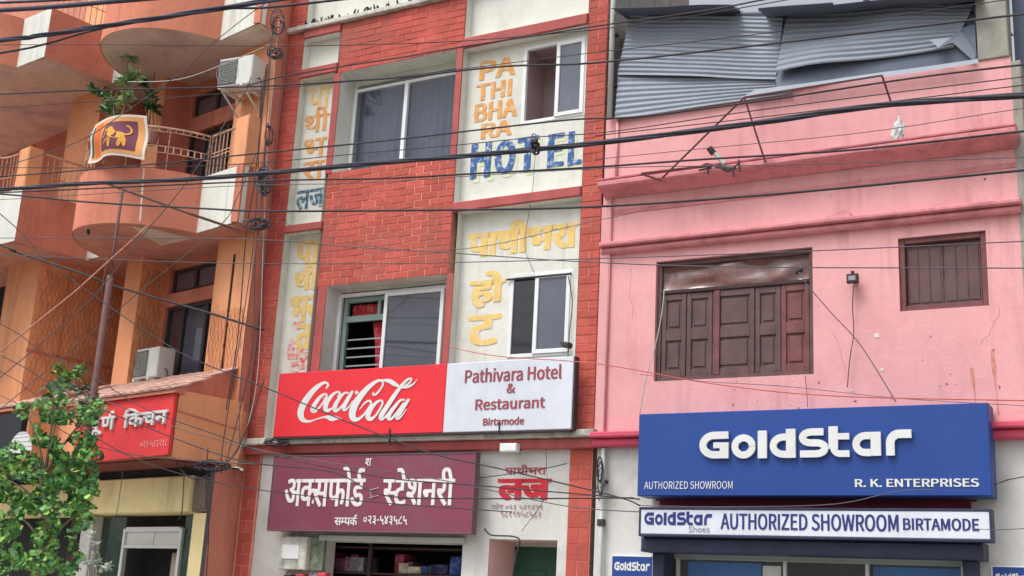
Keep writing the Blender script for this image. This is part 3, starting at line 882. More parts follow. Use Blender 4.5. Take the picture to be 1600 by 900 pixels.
# ================================================================= pink building
pk = thing('pink_building', 'pink plastered building with brown shutters right of the red hotel', 'building', (-3.45, FY, 0))
PX0, PX1 = -5.66, -1.30
BW = (-5.00, -3.285, 4.075, 5.40)
BS = (-2.43, -1.61, 4.655, 5.40)
SHP = (-4.93, -1.80, 0.13, 2.46)
mb = MB()
wall_grid(mb, PX0, PX1, 3.40, 7.16, FY, [BW, BS], 0.14)
mb.quad((PX1, FY, 0), (PX1, 20, 0), (PX1, 20, 7.16), (PX1, FY, 7.16))
mb.quad((PX0, FY, 7.16), (PX1, FY, 7.16), (PX1, 20, 7.16), (PX0, 20, 7.16))
mb.quad((PX0, FY+0.3, 0), (PX0, FY+0.3, 7.16), (PX0, 20, 7.16), (PX0, 20, 0))
mb.build('wall', pink, pk)
mb = MB()
wall_grid(mb, PX0+0.02, PX1, 0, 3.40, FY+0.02, [SHP], 0.3)
mb.build('ground_floor_wall', white_low, pk)
# cornices: two-step mouldings
mb = MB(); mb.cbox(PX0+0.02, PX1+0.04, FY-0.24, FY+0.01, 6.26, 6.33, 0.015); mb.prism([(0, 0)]*0 or [(PX0+0.03, FY-0.01), (PX1+0.02, FY-0.01), (PX1+0.02, FY+0.01), (PX0+0.03, FY+0.01)], 6.0, 6.05)
mb.add([(PX0+0.03, FY-0.15, 6.26), (PX1+0.03, FY-0.15, 6.26), (PX1+0.03, FY-0.01, 6.19), (PX0+0.03, FY-0.01, 6.19), (PX1+0.03, FY-0.01, 6.26), (PX0+0.03, FY-0.01, 6.26)], [(0, 3, 2, 1), (1, 2, 4), (0, 5, 3)])
mb.build('cornice', pink_dark, pk)
MB().cbox(PX0+0.02, PX1+0.04, FY-0.238, FY+0.008, 6.331, 6.36, 0.008).build('cornice_ledge', pink_stain, pk)
mb = MB(); mb.cbox(PX0+0.02, PX1+0.03, FY-0.13, FY+0.01, 5.60, 5.65, 0.012).cbox(PX0+0.02, PX1+0.02, FY-0.08, FY+0.01, 5.53, 5.598, 0.02)
mb.build('cornice', pink_dark, pk)
mb = MB(); mb.cbox(PX0, PX1+0.06, FY-0.16, FY+0.01, 3.47, 3.53, 0.012).cbox(PX0, PX1+0.05, FY-0.1, FY+0.01, 3.38, 3.468, 0.02)
mb.build('cornice', mat('pink_trim_deep', (204, 84, 110), 0.8, 0.12, 2, 0.2, dirt_sheen=(150, 80, 96), damt=0.6), pk)
# corner strip and left return
MB().cbox(PX0+0.005, PX0+0.115, FY-0.05, FY+0.0, 3.54, 6.10, 0.006).build('corner_strip', pink, pk)
# rendered column above the parapet
MB().cbox(-1.60, -1.31, FY-0.02, FY+0.28, 7.162, 10.0, 0.008).build('column', concrete, pk)
MB().cbox(PX1+0.0, PX1+0.09, FY-0.02, FY+0.3, 3.6, 7.1, 0.008).build('edge_strip', concrete, pk)
mb = MB()
for k in range(60):
    px = random.uniform(1170, 1585); py = 262-(px-945)*0.115+random.uniform(-3, 3)
    c = at(px, py, FY-0.2)
    mb.tube([(c.x, FY-0.15, 6.358), (c.x+random.uniform(-0.02, 0.02), FY-0.16, 6.36+random.uniform(0.01, 0.04))], random.uniform(0.004, 0.014), 4, r1=0.002)
mb.build('moss_tufts', mat('moss', (110, 84, 84), 0.9), pk, kind='stuff')
# rust streaks and cement patches
for (px, py, l) in ((1518, 575, 0.42), (1550, 548, 0.60)):
    c = at(px, py, FY)
    n = 10; V = []
    for i in range(n+1):
        t = i/n; ww = (0.012+0.014*math.sin(t*7)*random.uniform(0.3, 1))*(1-t*0.5)
        V += [(c.x+0.03*t-ww, FY-0.0035, c.z-l*t), (c.x+0.03*t+ww, FY-0.0035, c.z-l*t)]
    MB().add(V, [(2*i, 2*i+1, 2*i+3, 2*i+2) for i in range(n)]).build('rust_streak', rustm, pk)
mb = MB()
for (px, py, r) in ((1370, 524, 0.035), (1378, 577, 0.02), (1160, 366, 0.05), (1240, 592, 0.015), (1330, 610, 0.015)):
    c = at(px, py, FY)
    P = [(c.x+math.cos(t*PI/5)*r*random.uniform(0.5, 1.1), FY-0.004, c.z+math.sin(t*PI/5)*r*random.uniform(0.6, 1.2)) for t in range(10)]
    mb.add(P, [tuple(range(10))])
mb.build('filler_patch', white_wall, pk)
mb = MB()
for k in range(34):
    px, py = random.choice([(random.uniform(1100, 1590), random.uniform(595, 640)), (random.uniform(1380, 1590), random.uniform(500, 610)), (random.uniform(1150, 1560), random.uniform(270, 350))])
    c = at(px, py, FY); r = random.uniform(0.005, 0.013)
    P = [(c.x+math.cos(t*PI/3)*r*random.uniform(0.6, 1.3), FY-0.003, c.z+math.sin(t*PI/3)*r*random.uniform(0.6, 1.6)) for t in range(6)]
    mb.add(P, [tuple(range(6))])
mb.build('wall_scar', mat('scar', (150, 100, 104), 0.9), pk, kind='stuff')
def crack(px, py, n, step, dirx, diry, parent, Y, m, w0=0.004):
    L_ = []; x, y = px, py
    for i in range(n):
        c = at(x, y, Y); L_.append((c.x, c.z)); x += dirx*step+random.uniform(-1, 1)*step*0.6; y += diry*step+random.uniform(-1, 1)*step*0.5
    V, F = ribbon([(a, b, w0*random.uniform(0.3, 1)) for a, b in L_])
    MB().raw([(a, Y-0.0022, b) for a, b in V], F).build('crack', m, parent)
scar_m = mat('crack_dark', (164, 112, 116), 0.9)
for px, py, n, dx, dy in ((1300, 520, 9, 0.3, 1), (1290, 340, 10, 1, -0.1), (985, 420, 12, 0.1, 1), (1560, 480, 10, -0.2, 1)):
    crack(px, py, n, 7, dx, dy, pk, FY, scar_m)
# big shuttered window
w = wframe(BW[0], BW[1], FY+0.05, BW[2], BW[3], 0.05, 0.08).build('window', wood, pk)
zt = at(1150, 450, FY+0.07).z
MB().cbox(BW[0]+0.05, BW[1]-0.05, FY+0.045, FY+0.13, zt-0.01, zt+0.03, 0.006).build('transom_rail', wood_dark, w)
def crumple(x0, x1, z0, z1, y, nx=26, nz=7, amp=0.035):
    mb = MB(); P = []
    for j in range(nz+1):
        for i in range(nx+1):
            x = x0+(x1-x0)*i/nx; z = z0+(z1-z0)*j/nz
            d = noise.noise(Vector((x*3.1+z*2.2, z*4.5-x*1.2, 1.7)))*amp*2.2+noise.noise(Vector((x*8+z*5, z*9-x*3, 4.1)))*amp*0.4
            if i in (0, nx) or j in (0, nz): d *= 0.3
            P.append((x, y+d, z))
    mb.add(P, [(j*(nx+1)+i, j*(nx+1)+i+1, (j+1)*(nx+1)+i+1, (j+1)*(nx+1)+i) for j in range(nz) for i in range(nx)])
    return mb
crumple(BW[0]+0.05, BW[1]-0.05, zt+0.03, BW[3]-0.05, FY+0.09).build('plastic_sheet', mat('brown_plastic', (112, 70, 64), 0.2, 0.4, 2.5, 0.0, dirt_sheen=(104, 98, 108), damt=1.0, spec=0.7), w, smooth=True)  # grey patches paint the crumpled sheet's reflections into its colour
edges = [1030, 1075, 1118, 1192, 1228, 1268]
pxs = [at(e, 520, FY+0.1).x for e in (1029, 1074, 1115, 1181, 1222, 1268)]
pxs[0] = BW[0]+0.052; pxs[-1] = BW[1]-0.052
def shutter(x0, x1, z0, z1, y, m, parent, deep=0.02):
    mb = MB()
    st = 0.055
    zm = (z0+z1)/2+0.0
    mb.cbox(x0+0.003, x0+st, y, y+0.035, z0, z1, 0.005).cbox(x1-st, x1-0.003, y, y+0.035, z0, z1, 0.005)
    for a, b in ((z0, z0+0.07), (zm-0.06, zm+0.06), (z1-0.07, z1)):
        mb.cbox(x0+st, x1-st, y+0.001, y+0.035, a, b, 0.004)
    for a, b in ((z0+0.07, zm-0.06), (zm+0.06, z1-0.07)):
        mb.cbox(x0+st, x1-st, y+deep, y+0.034, a, b, 0.002)
        if x1-x0 > 0.2: mb.cbox(x0+st+0.025, x1-st-0.025, y+deep-0.012, y+deep, a+0.03, b-0.03, 0.008)
    return mb.build('shutter', m, parent)
for k in range(5):
    shutter(pxs[k], pxs[k+1], BW[2]+0.05, zt-0.012, FY+0.06+0.006*(k % 2), wood_red if k == 4 else wood, w)
xr = at(1120, 520, FY+0.05).x
MB().cbox(xr-0.03, xr+0.03, FY+0.045, FY+0.06, BW[2]+0.05, zt-0.015, 0.004).build('cover_strip', wood_red, w)
mb = MB(); room(mb, BW[0], BW[1], BW[2], BW[3], FY+0.141, FY+0.3); mb.build('backing', dark, w)
# small window with boarded shutters
w = wframe(BS[0], BS[1], FY+0.03, BS[2], BS[3], 0.055, 0.09).build('window', wood_red, pk)
for k in range(2):
    a = BS[0]+0.057+k*(BS[1]-BS[0]-0.114)/2; b = a+(BS[1]-BS[0]-0.114)/2-0.004
    s = MB().cbox(a, b, FY+0.085, FY+0.11, BS[2]+0.057, BS[3]-0.057, 0.006).build('shutter', wood, w)
    for j in range(3):
        aa = a+0.02+j*(b-a-0.03)/3
        MB().cbox(aa, aa+(b-a-0.03)/3-0.012, FY+0.078, FY+0.084, BS[2]+0.09, BS[3]-0.10, 0.003).build('board', wood, w)
# ground floor shop front
nv = MB()
hz = 2.285
nv.cbox(-4.98, -1.72, FY-0.30, FY+0.02, hz, 2.43, 0.02)
nv.build('shutter_housing', navy, pk)
for x_ in (-4.93, -1.93):
    MB().cbox(x_, x_+0.13, FY-0.1, FY+0.1, 0.13, 2.284, 0.01).build('shutter_guide', navy, pk)
MB().box(-4.95, -1.80, FY+0.0, FY+0.02, 2.82, 2.88).cbox(-4.9, -1.85, FY-0.02, FY+0.018, 2.72, 2.90, 0.006).build('sign_backing', dkred, pk)
sf = MB().cbox(-4.80, -1.94, FY+0.16, FY+0.22, 2.245, 2.38, 0.006).build('shop_front', canvas, pk)
for x in (-4.78, -3.66, -2.86, -1.99):
    MB().cbox(x, x+0.035, FY+0.17, FY+0.21, 0.13, 2.245, 0.004).build('mullion', alum, sf)
MB().quad((-4.8, FY+0.2, 0.13), (-1.95, FY+0.2, 0.13), (-1.95, FY+0.2, 2.245), (-4.8, FY+0.2, 2.245)).build('pane', clear_glass('shop_glass', (150, 166, 168), 0.14), sf)
MB().box(-4.67, -3.90, FY+0.24, FY+0.25, 1.2, 2.225).build('blue_poster', poster, sf)
MB().box(-2.80, -1.95, FY+0.24, FY+0.25, 1.2, 2.225).build('blue_poster', poster, sf)
MB().box(-3.885, -3.70, FY+0.24, FY+0.25, 1.3, 2.205).build('white_notice', upvc, sf)
mb = MB(); room(mb, -4.9, -1.85, 0.13, 2.45, FY+0.3, FY+3.5); mb.build('room', mat('shop_room', (120, 130, 128), 0.8), sf)
em = bpy.data.materials.new('ceiling_light'); em.use_nodes = True
em.node_tree.nodes['Principled BSDF'].inputs['Emission Color'].default_value = (1, 0.97, 0.9, 1)
em.node_tree.nodes['Principled BSDF'].inputs['Emission Strength'].default_value = 2.5
for x in (-3.6, -3.35, -2.4):
    MB().box(x, x+0.12, FY+0.9, FY+1.0, 2.40, 2.43).build('ceiling_lamp', em, sf)

# blue name board
SY = FY-0.33
x0, x1, z0, z1 = rect4((997, 648), (1541, 628), (1553, 775), (997, 775), SY)
sg = thing('shop_sign', 'large blue signboard with big white raised letters under the brown shutters', 'signboard', ((x0+x1)/2, SY, z0))
MB().cbox(x0, x1, SY, SY+0.30, z0, z1, 0.008).build('panel', blue_sign, sg)
lg = [at(1093, 717, SY), at(1425, 713, SY), at(1093, 676, SY)]
LX0, LX1 = lg[0].x, lg[1].x
U = (LX1-LX0)/7.81
LZ = (lg[0].z+lg[1].z)/2-0.005
HZ = (lg[2].z-lg[0].z)
def arc(cx, cz, rx, rz, a0, a1, n=10):
    return [(cx+rx*math.cos(math.radians(a0+(a1-a0)*i/n)), cz+rz*math.sin(math.radians(a0+(a1-a0)*i/n))) for i in range(n+1)]
def thick(P, w):
    """mitred ribbon in logo units"""
    Q = [P[0]]
    for p in P[1:]:
        if math.dist(p, Q[-1]) > 0.012: Q.append(p)
    P = Q
    n = len(P); L, Rr = [], []
    for i in range(n):
        a, b, c = P[max(i-1, 0)], P[i], P[min(i+1, n-1)]
        d1 = Vector((b[0]-a[0], b[1]-a[1])) if i else Vector((c[0]-b[0], c[1]-b[1]))
        d2 = Vector((c[0]-b[0], c[1]-b[1])) if i < n-1 else d1
        d1.normalize(); d2.normalize()
        n1, n2 = Vector((-d1.y, d1.x)), Vector((-d2.y, d2.x))
        m_ = n1+n2
        m_ = m_/max(m_.length_squared, 0.5)*2 if m_.length > 0.3 else n1*1.4
        m_ = m_/2
        k = 1.0
        L.append((b[0]+m_.x*w*k, b[1]+m_.y*w*k)); Rr.append((b[0]-m_.x*w*k, b[1]-m_.y*w*k))
    return L+Rr, [(i, i+1, n+i+1, n+i) for i in range(n-1)]
LETTERS = [
 ('G', [([(1.18, .87), (.62, .87)]+arc(.62, .51, .44, .36, 90, 270)+[(.62, .15), (1.0, .15)], .27), ([(1.02, .015), (1.02, .60)], .34), ([(.60, .50), (.86, .50)], .21)]),
 ('o', [(arc(1.77, .44, .335, .315, 0, 360, 22), .25)]),
 ('l', [([(2.49, 0), (2.49, 1.0)], .34)]),
 ('d', [([(3.56, 0), (3.56, 1.04)], .35), ([(3.385, .13), (3.28, .13)]+arc(3.28, .44, .38, .31, 270, 90)+[(3.385, .75)], .25)]),
 ('S', [([(4.76, .91), (4.30, .91)]+arc(4.30, .715, .31, .195, 90, 270, 8)+[(4.30, .52), (4.50, .52)]+arc(4.50, .325, .31, .195, 90, -90, 8)+[(4.50, .13), (3.90, .13)], .25)]),
 ('t', [([(5.11, .30), (5.11, 1.09)], .33), ([(5.68, .12), (5.35, .12)]+arc(5.35, .36, .24, .24, 270, 180, 6)+[(5.11, .36)], .23), ([(5.28, .73), (5.68, .73)], .22)]),
 ('a', [([(6.61, 0.03), (6.61, .86)], .35), ([(6.43, .735), (6.25, .735)]+arc(6.25, .44, .33, .295, 90, 270)+[(6.25, .145), (6.43, .145)], .25)]),
 ('r', [([(7.11, .03), (7.11, .45)]+arc(7.41, .45, .30, .32, 180, 90, 8)+[(7.41, .77), (7.84, .77)], .29)])]
def logo(mb_fn, X0, Z0, ux, uz, yf, dep, m, parent, as_parts=True):
    allmb = MB()
    for li, (nm, strokes) in enumerate(LETTERS):
        mb = MB() if as_parts else allmb
        for si, (P, w_) in enumerate(strokes):
            V, F = thick(P, w_)
            n = len(V)
            y0 = yf-dep-0.0008*si
            W_ = [(X0+a*ux, y0, Z0+b*uz) for a, b in V]+[(X0+a*ux, yf, Z0+b*uz) for a, b in V]
            G = list(F)+[tuple(i+n for i in f)[::-1] for f in F]
            h = n//2
            for i in range(h-1):
                G += [(i, i+n, i+1+n, i+1), (h+i, h+i+1, h+i+1+n, h+i+n)]
            G += [(0, h, h+n, n), (h-1, h-1+n, 2*h-1+n, 2*h-1)]
            mb.raw(W_, G)
        if as_parts: mb.build('letter', m, parent)
    if not as_parts: allmb.build('logo_lettering', m, parent)
logo(None, LX0, LZ, U, HZ/0.98, SY-0.012, 0.03, letter_w, sg)
for t, bx, b_ in (('AUTHORIZED SHOWROOM', (1007, 752, 1145, 764), 0), ('R. K. ENTERPRISES', (1336, 748, 1530, 761), 0.004)):
    mb = MB(); wtext(mb, t, *bx, SY, depth=0.002, bold=0.006, fat=b_); mb.build('lettering', letter_w, sg)
# white strip sign
SY = FY-0.42
x0, x1, z0, z1 = rect4((1000, 795), (1547, 800), (1549, 842), (1000, 835), SY)
sg = thing('shop_sign', 'narrow white signboard with navy lettering below the large blue signboard', 'signboard', ((x0+x1)/2, SY, z0))
MB().cbox(x0, x1, SY, SY+0.14, z0, z1, 0.006).build('panel', wht_sign, sg)
wframe(x0-0.012, x1+0.012, SY-0.006, z0-0.022, z1+0.022, 0.022, 0.16).build('frame', navy, sg)
q0, q1, q2 = at(1006, 820, SY), at(1112, 820, SY), at(1060, 800, SY)
logo(None, q0.x, q0.z, (q1.x-q0.x)/7.81, (q2.z-q0.z)*0.95, SY-0.002, 0.002, letter_b, sg, False)
for t, bx, b_, m_ in (('Shoes', (1076, 822, 1109, 832), 0, letter_g), ('AUTHORIZED SHOWROOM', (1126, 803, 1404, 829), 0.004, letter_b), ('BIRTAMODE', (1411, 810, 1530, 829), 0.004, letter_b)):
    mb = MB(); wtext(mb, t, *bx, SY, depth=0.001, bold=0.006, fat=b_); mb.build('lettering', m_, sg)
# small blue signs either side of the shop
for (tl, tr, br, bl, lab, full) in (((956, 868), (1019, 871), (1019, 912), (956, 912), 'small blue sign with white lettering on the white wall left of the showroom', True),
                                    ((1551, 885), (1612, 887), (1612, 925), (1551, 925), 'small blue sign on the white wall right of the showroom', True)):
    SY = FY-0.03
    x0, x1, z0, z1 = rect4(tl, tr, br, bl, SY)
    sg = thing('small_sign', lab, 'sign', ((x0+x1)/2, SY, z0), group='small blue signs beside the showroom')
    MB().cbox(x0, x1, SY, SY+0.04, z0, z1, 0.005).build('panel', blue_sign, sg)
    wframe(x0-0.01, x1+0.01, SY-0.002, z0-0.01, z1+0.01, 0.012, 0.05).build('frame', upvc, sg)
    k = (x1-x0)*0.88/7.81
    logo(None, x0+(x1-x0)*0.06, z1-0.145, k, 0.085, SY-0.003, 0.002, letter_w, sg, False)

# lamp, bag, pipe on the pink building
o = thing('wall_lamp', 'small black flood lamp on the pink wall between the two shuttered windows', 'lamp', at(1333, 436, FY))
c = at(1333, 436, FY-0.08)
MB().cbox(c.x-0.055, c.x+0.055, FY-0.13, FY-0.07, c.z-0.045, c.z+0.045, 0.008).build('lamp_head', iron, o)
MB().cbox(c.x-0.035, c.x+0.035, FY-0.134, FY-0.129, c.z-0.026, c.z+0.02, 0.003).build('lamp_glass', mat('lamp_glass', (150, 150, 160), 0.2), o)
MB().box(c.x-0.02, c.x+0.02, FY-0.07, FY, c.z-0.02, c.z+0.02).tube([(c.x, FY-0.1, c.z+0.04), (c.x, FY-0.1, c.z+0.075)], 0.018, 8).build('bracket', iron, o)
c = at(1402, 205, FY-0.18)
o = thing('plastic_bag', 'crumpled white plastic bag caught on the upper pink cornice', 'bag', (c.x, FY-0.18, 6.36))
V, F = [], []
bm = bmesh.new(); bmesh.ops.create_icosphere(bm, subdivisions=3, radius=1)
for v in bm.verts:
    p = v.co; n_ = noise.noise(p*2.1)*0.45+noise.noise(p*5)*0.2
    q = p*(1+n_)
    t = (q.z+1)/2
    V.append((c.x+q.x*0.075*(1.15-0.75*max(0, min(1, t)))+0.02*t, FY-0.16+q.y*0.06, 6.36+max(0, t)*0.26))
F = [tuple(v.index for v in f.verts) for f in bm.faces]; bm.free()
MB().raw(V, F).build('bag_body', bag_m, o, smooth=False)
mb = MB(); c = at(957, 60, FY-0.08)
o = thing('drain_pipe', 'pale grey drain pipe standing between the brick column and the tin sheets', 'pipe', (c.x, FY-0.05, 7.1))
xt = at(955, 100, FY-0.06).x
mb.tube([(xt, FY-0.06, at(955, 185, FY-0.06).z), (xt, FY-0.06, 8.6), (xt, FY-0.02, 9.3)], 0.032, 10)
mb.build('pipe_body', pipe_w, o, smooth=True)
for z_ in (7.55, 8.2): MB().box(xt-0.05, xt+0.05, FY-0.05, FY+0.02, z_, z_+0.03).build('clamp', iron, o)
o = thing('drain_pipe', 'grey stained drain pipe on the white ground floor wall left of the showroom', 'pipe', (-5.55, FY-0.03, 0))
xt = at(940, 800, FY-0.04).x
MB().tube([(xt, FY-0.04, 0.1), (xt, FY-0.04, 3.37)], 0.026, 10).build('pipe_body', pipe_w, o, smooth=True)
MB().box(xt-0.04, xt+0.04, FY-0.05, FY+0.02, 3.0, 3.03).build('clamp', iron, o)
MB().box(xt-0.035, xt+0.035, FY-0.07, FY-0.01, 2.55, 2.62).build('clamp', iron, o)
o = thing('pink_pipe', 'thin pink painted pipe running up the left edge of the pink building', 'pipe', (-5.6, FY-0.03, 3.5))
xt = at(950, 450, FY-0.03).x
MB().tube([(xt, FY-0.03, 3.54), (xt, FY-0.03, 6.24)], 0.018, 8).tube([(xt+0.05, FY-0.02, 6.37), (xt+0.05, FY-0.02, 7.2)], 0.016, 8).build('pipe_body', pink, o, smooth=True)

# ================================================================= tin shed on the pink roof
ts = thing('tin_shed', 'shed clad in dented blue-grey corrugated sheets on the pink roof', 'shed', (-3.5, FY+0.1, 7.16))
def sheet(name, corners, m, pitch=0.085, amp=0.016, nseg=3, warp=0.0, seed=0, along='u', push=0.0):
    """corrugated sheet: corners tl,tr,br,bl as world points; ridges run from left to right"""
    tl, tr, br, bl = [Vector(p) for p in corners]
    H = ((tl-bl).length+(tr-br).length)/2
    nr = max(2, int(H/pitch)*6)
    nc = max(2, int((tr-tl).length/0.18))
    nrm = (tr-tl).cross(bl-tl).normalized()
    if nrm.y > 0: nrm = -nrm
    mb = MB(); P = []
    for j in range(nr+1):
        v = j/nr
        for i in range(nc+1):
            u = i/nc
            p = (tl*(1-u)+tr*u)*(1-v)+(bl*(1-u)+br*u)*v
            d = amp*math.sin(v*H/pitch*2*PI)
            d += warp*noise.noise(Vector((p.x*1.1+seed, p.z*1.9, seed)))
            P.append(p+nrm*(d+push))
    mb.add(P, [(j*(nc+1)+i, j*(nc+1)+i+1, (j+1)*(nc+1)+i+1, (j+1)*(nc+1)+i) for j in range(nr) for i in range(nc)])
    return mb.build(name, m, ts, smooth=True)
A = lambda px, py, y: tuple(at(px, py, y))
Y0 = FY+0.02
# lower left sheet, upper left sheet, right sheets, sagging flap, roof edges
sheet('corrugated_sheet', (A(966, 112, Y0), A(1245, 118, Y0), A(1236, 146, Y0-0.06), A(960, 187, Y0-0.08)), tin, 0.052, 0.0065, warp=0.02, seed=3)
sheet('corrugated_sheet', (A(984, 22, Y0+0.04), A(1224, 28, Y0+0.02), A(1212, 124, Y0-0.05), A(964, 116, Y0-0.04)), tin, 0.054, 0.0065, warp=0.06, seed=1)
sheet('corrugated_sheet', (A(1232, 10, Y0+0.05), A(1522, 8, Y0+0.05), A(1490, 74, Y0-0.06), A(1212, 112, Y0-0.12)), tin, 0.06, 0.006, warp=0.08, seed=5)
sheet('corrugated_sheet', (A(1150, 20, Y0+0.05), A(1300, 16, Y0+0.06), A(1300, 60, Y0+0.04), A(1150, 60, Y0+0.04)), tin_d, 0.085, 0.010, warp=0.03, seed=6)
sheet('flat_sheet', (A(1205, 104, Y0-0.02), A(1524, 40, Y0+0.0), A(1526, 92, Y0-0.05), A(1216, 140, Y0-0.05)), tin_d, 0.5, 0.004, warp=0.05, seed=8)
sheet('flashing', (A(1180, 141, Y0-0.10), A(1528, 92, Y0-0.10), A(1529, 99, Y0-0.12), A(1160, 153, Y0-0.12)), tin, 0.5, 0.003, warp=0.02, seed=9)
# torn corner piece
mb = MB()
P = [A(1452, 62, Y0-0.12), A(1486, 58, Y0-0.10), A(1466, 74, Y0-0.16), A(1488, 66, Y0-0.10), A(1524, 98, Y0-0.06), A(1500, 44, Y0-0.02), A(1524, 60, Y0)]
mb.add(P, [(0, 2, 1), (1, 2, 3), (1, 3, 5), (3, 4, 6), (3, 6, 5)])
mb.build('torn_flap', tin, ts)
sheet('corrugated_sheet', (A(1470, -20, Y0+0.05), A(1526, -20, Y0+0.05), A(1524, 62, Y0+0.03), A(1480, 30, Y0+0.03)), tin_d, 0.09, 0.01, warp=0.05, seed=13)
# roof sheets seen from below, rising away from the wall, with a gap of sky between
def roof(px0, py0, px1, py1, m, seed, over=0.35):
    a, b = at(px0, py0, FY-over), at(px1, py1, FY-over)
    c, d = Vector((b.x+0.1, FY+1.6, b.z+0.35)), Vector((a.x, FY+1.6, a.z+0.35))
    return sheet('roof_sheet', (d, c, b, a), m, 0.09, 0.014, warp=0.03, seed=seed)
roof(955, 12, 1142, 8, tin_d, 21, 0.25)
roof(1183, 14, 1300, 4, tin_d, 22, 0.3)
roof(1290, 6, 1530, -12, tin_d, 23, 0.25)
mb = MB()
mb.box(-5.6, -1.62, FY+0.12, FY+0.16, 7.16, 8.02)
mb.build('inner_wall', mat('shed_dark', (52, 60, 76), 0.8, 0.1, 2), ts)
for x in (-5.52, -4.1, -2.7, -1.66):
    MB().cbox(x-0.03, x+0.03, FY+0.07, FY+0.115, 7.16, 8.2, 0.004).build('post', wood_dark, ts)
# tan neighbour far right
tn = thing('tan_building', 'tan plastered building at the far right edge behind the pink building', 'building', (0.5, FY+0.4, 0))
MB().box(-1.295, 3.0, FY+0.32, 20, 0, 6.98).build('wall', tan, tn)
MB().box(-1.295, 3.0, FY+0.34, 20, 6.98, 10.2).build('upper_wall', tin_d, tn)

# ================================================================= rod frame and junk on the pink cornice
fr = thing('rod_frame', 'rusty triangular rod frame leaning out from the upper pink cornice', 'frame', at(1100, 270, FY-0.2))
q = lambda px, py, y=FY-0.34: at(px, py, y)
for P in ([q(1035, 278), q(1163, 152, FY-0.5)], [q(1163, 152, FY-0.5), q(1196, 254, FY-0.26)], [q(1163, 152, FY-0.5), q(1378, 118, FY-0.5)], [q(1378, 118, FY-0.5), q(1393, 162, FY-0.26)], [q(1002, 272, FY-0.4), q(1034, 282)], [q(1002, 271, FY-0.4), q(1110, 258, FY-0.3)]):
    MB().tube(P, 0.011, 6).build('rod', mat('rod_brown', (104, 66, 68), 0.6, 0.2, 9), fr)
o = thing('broken_lamp', 'broken lamp fitting with twisted brackets lying on the upper pink cornice', 'lamp', at(1130, 262, FY-0.22))
yb = FY-0.28
MB().tube([at(1117, 240, yb), at(1132, 256, yb)], 0.024, 8).build('arm', pipe_w, o)
MB().tube([at(1108, 231, yb-0.02), at(1115, 240, yb)], 0.034, 10).build('lamp_head', iron, o)
mb = MB()
for P in ([(1094, 262), (1104, 256), (1120, 260), (1140, 264), (1154, 256)], [(1122, 258), (1136, 268), (1150, 262)], [(1106, 260), (1106, 272)], [(1146, 262), (1146, 276)], [(1092, 266), (1112, 262)], [(1154, 250), (1156, 268)], [(1118, 262), (1146, 262)]):
    mb.tube(catmull([at(a, b, yb) for a, b in P], 4), 0.011, 5)
mb.build('bracket', iron, o)

# ================================================================= orange building
og = thing('orange_building', 'orange building with curved balconies left of the red hotel', 'building', tuple(LO), THO)
WHITE1 = [(-0.012, 0), (-0.9, 0.02)]
CURVE1 = [(-0.9, 0.02), (-0.97, -0.2), (-1.1, -0.45), (-1.32, -0.72), (-1.65, -0.93), (-2.05, -1.0), (-2.42, -0.9), (-2.75, -0.66), (-3.0, -0.35), (-3.15, -0.05)]
WHITE2 = [(-3.15, -0.05), (-3.5, -0.05)]
SIDE2 = [(-3.5, -0.05), (-3.5, -1.15)]
WHITE3 = [(-3.5, -1.15), (-4.2, -1.2)]
CURVE2 = [(-4.2, -1.2), (-4.27, -1.45), (-4.5, -1.8), (-4.9, -2.05), (-5.35, -2.1), (-5.8, -1.9), (-6.3, -1.3)]
R0 = (-0.244, 0.715)
SIDE_R = [R0, (0, 0)]
def smooth2(P, n=4):
    return [(p.x, p.y) for p in catmull([(a, b, 0) for a, b in P], n)]
def wallstrip(mb, plan, z0, z1, th=0.1, cap=True):
    """vertical wall along a plan polyline (walked right to left seen from the street), thickness inward"""
    n = len(plan); inn = []
    for i in range(n):
        a, b = Vector(plan[max(i-1, 0)]), Vector(plan[min(i+1, n-1)])
        d = (b-a).normalized()
        inn.append((plan[i][0]+d.y*th, plan[i][1]-d.x*th))
    P = [(x, y, z0) for x, y in plan]+[(x, y, z1) for x, y in plan]+[(x, y, z1) for x, y in inn]+[(x, y, z0) for x, y in inn]
    F = []
    for i in range(n-1):
        F += [(i, i+1, n+i+1, n+i), (n+i, n+i+1, 2*n+i+1, 2*n+i), (2*n+i, 2*n+i+1, 3*n+i+1, 3*n+i)]
    F += [(0, n, 2*n, 3*n), (n-1, 3*n-1+1-1 if False else 4*n-1, 3*n-1, 2*n-1)]
    return mb.add(P, F)
def flip(plan): return plan
PH = 0.78
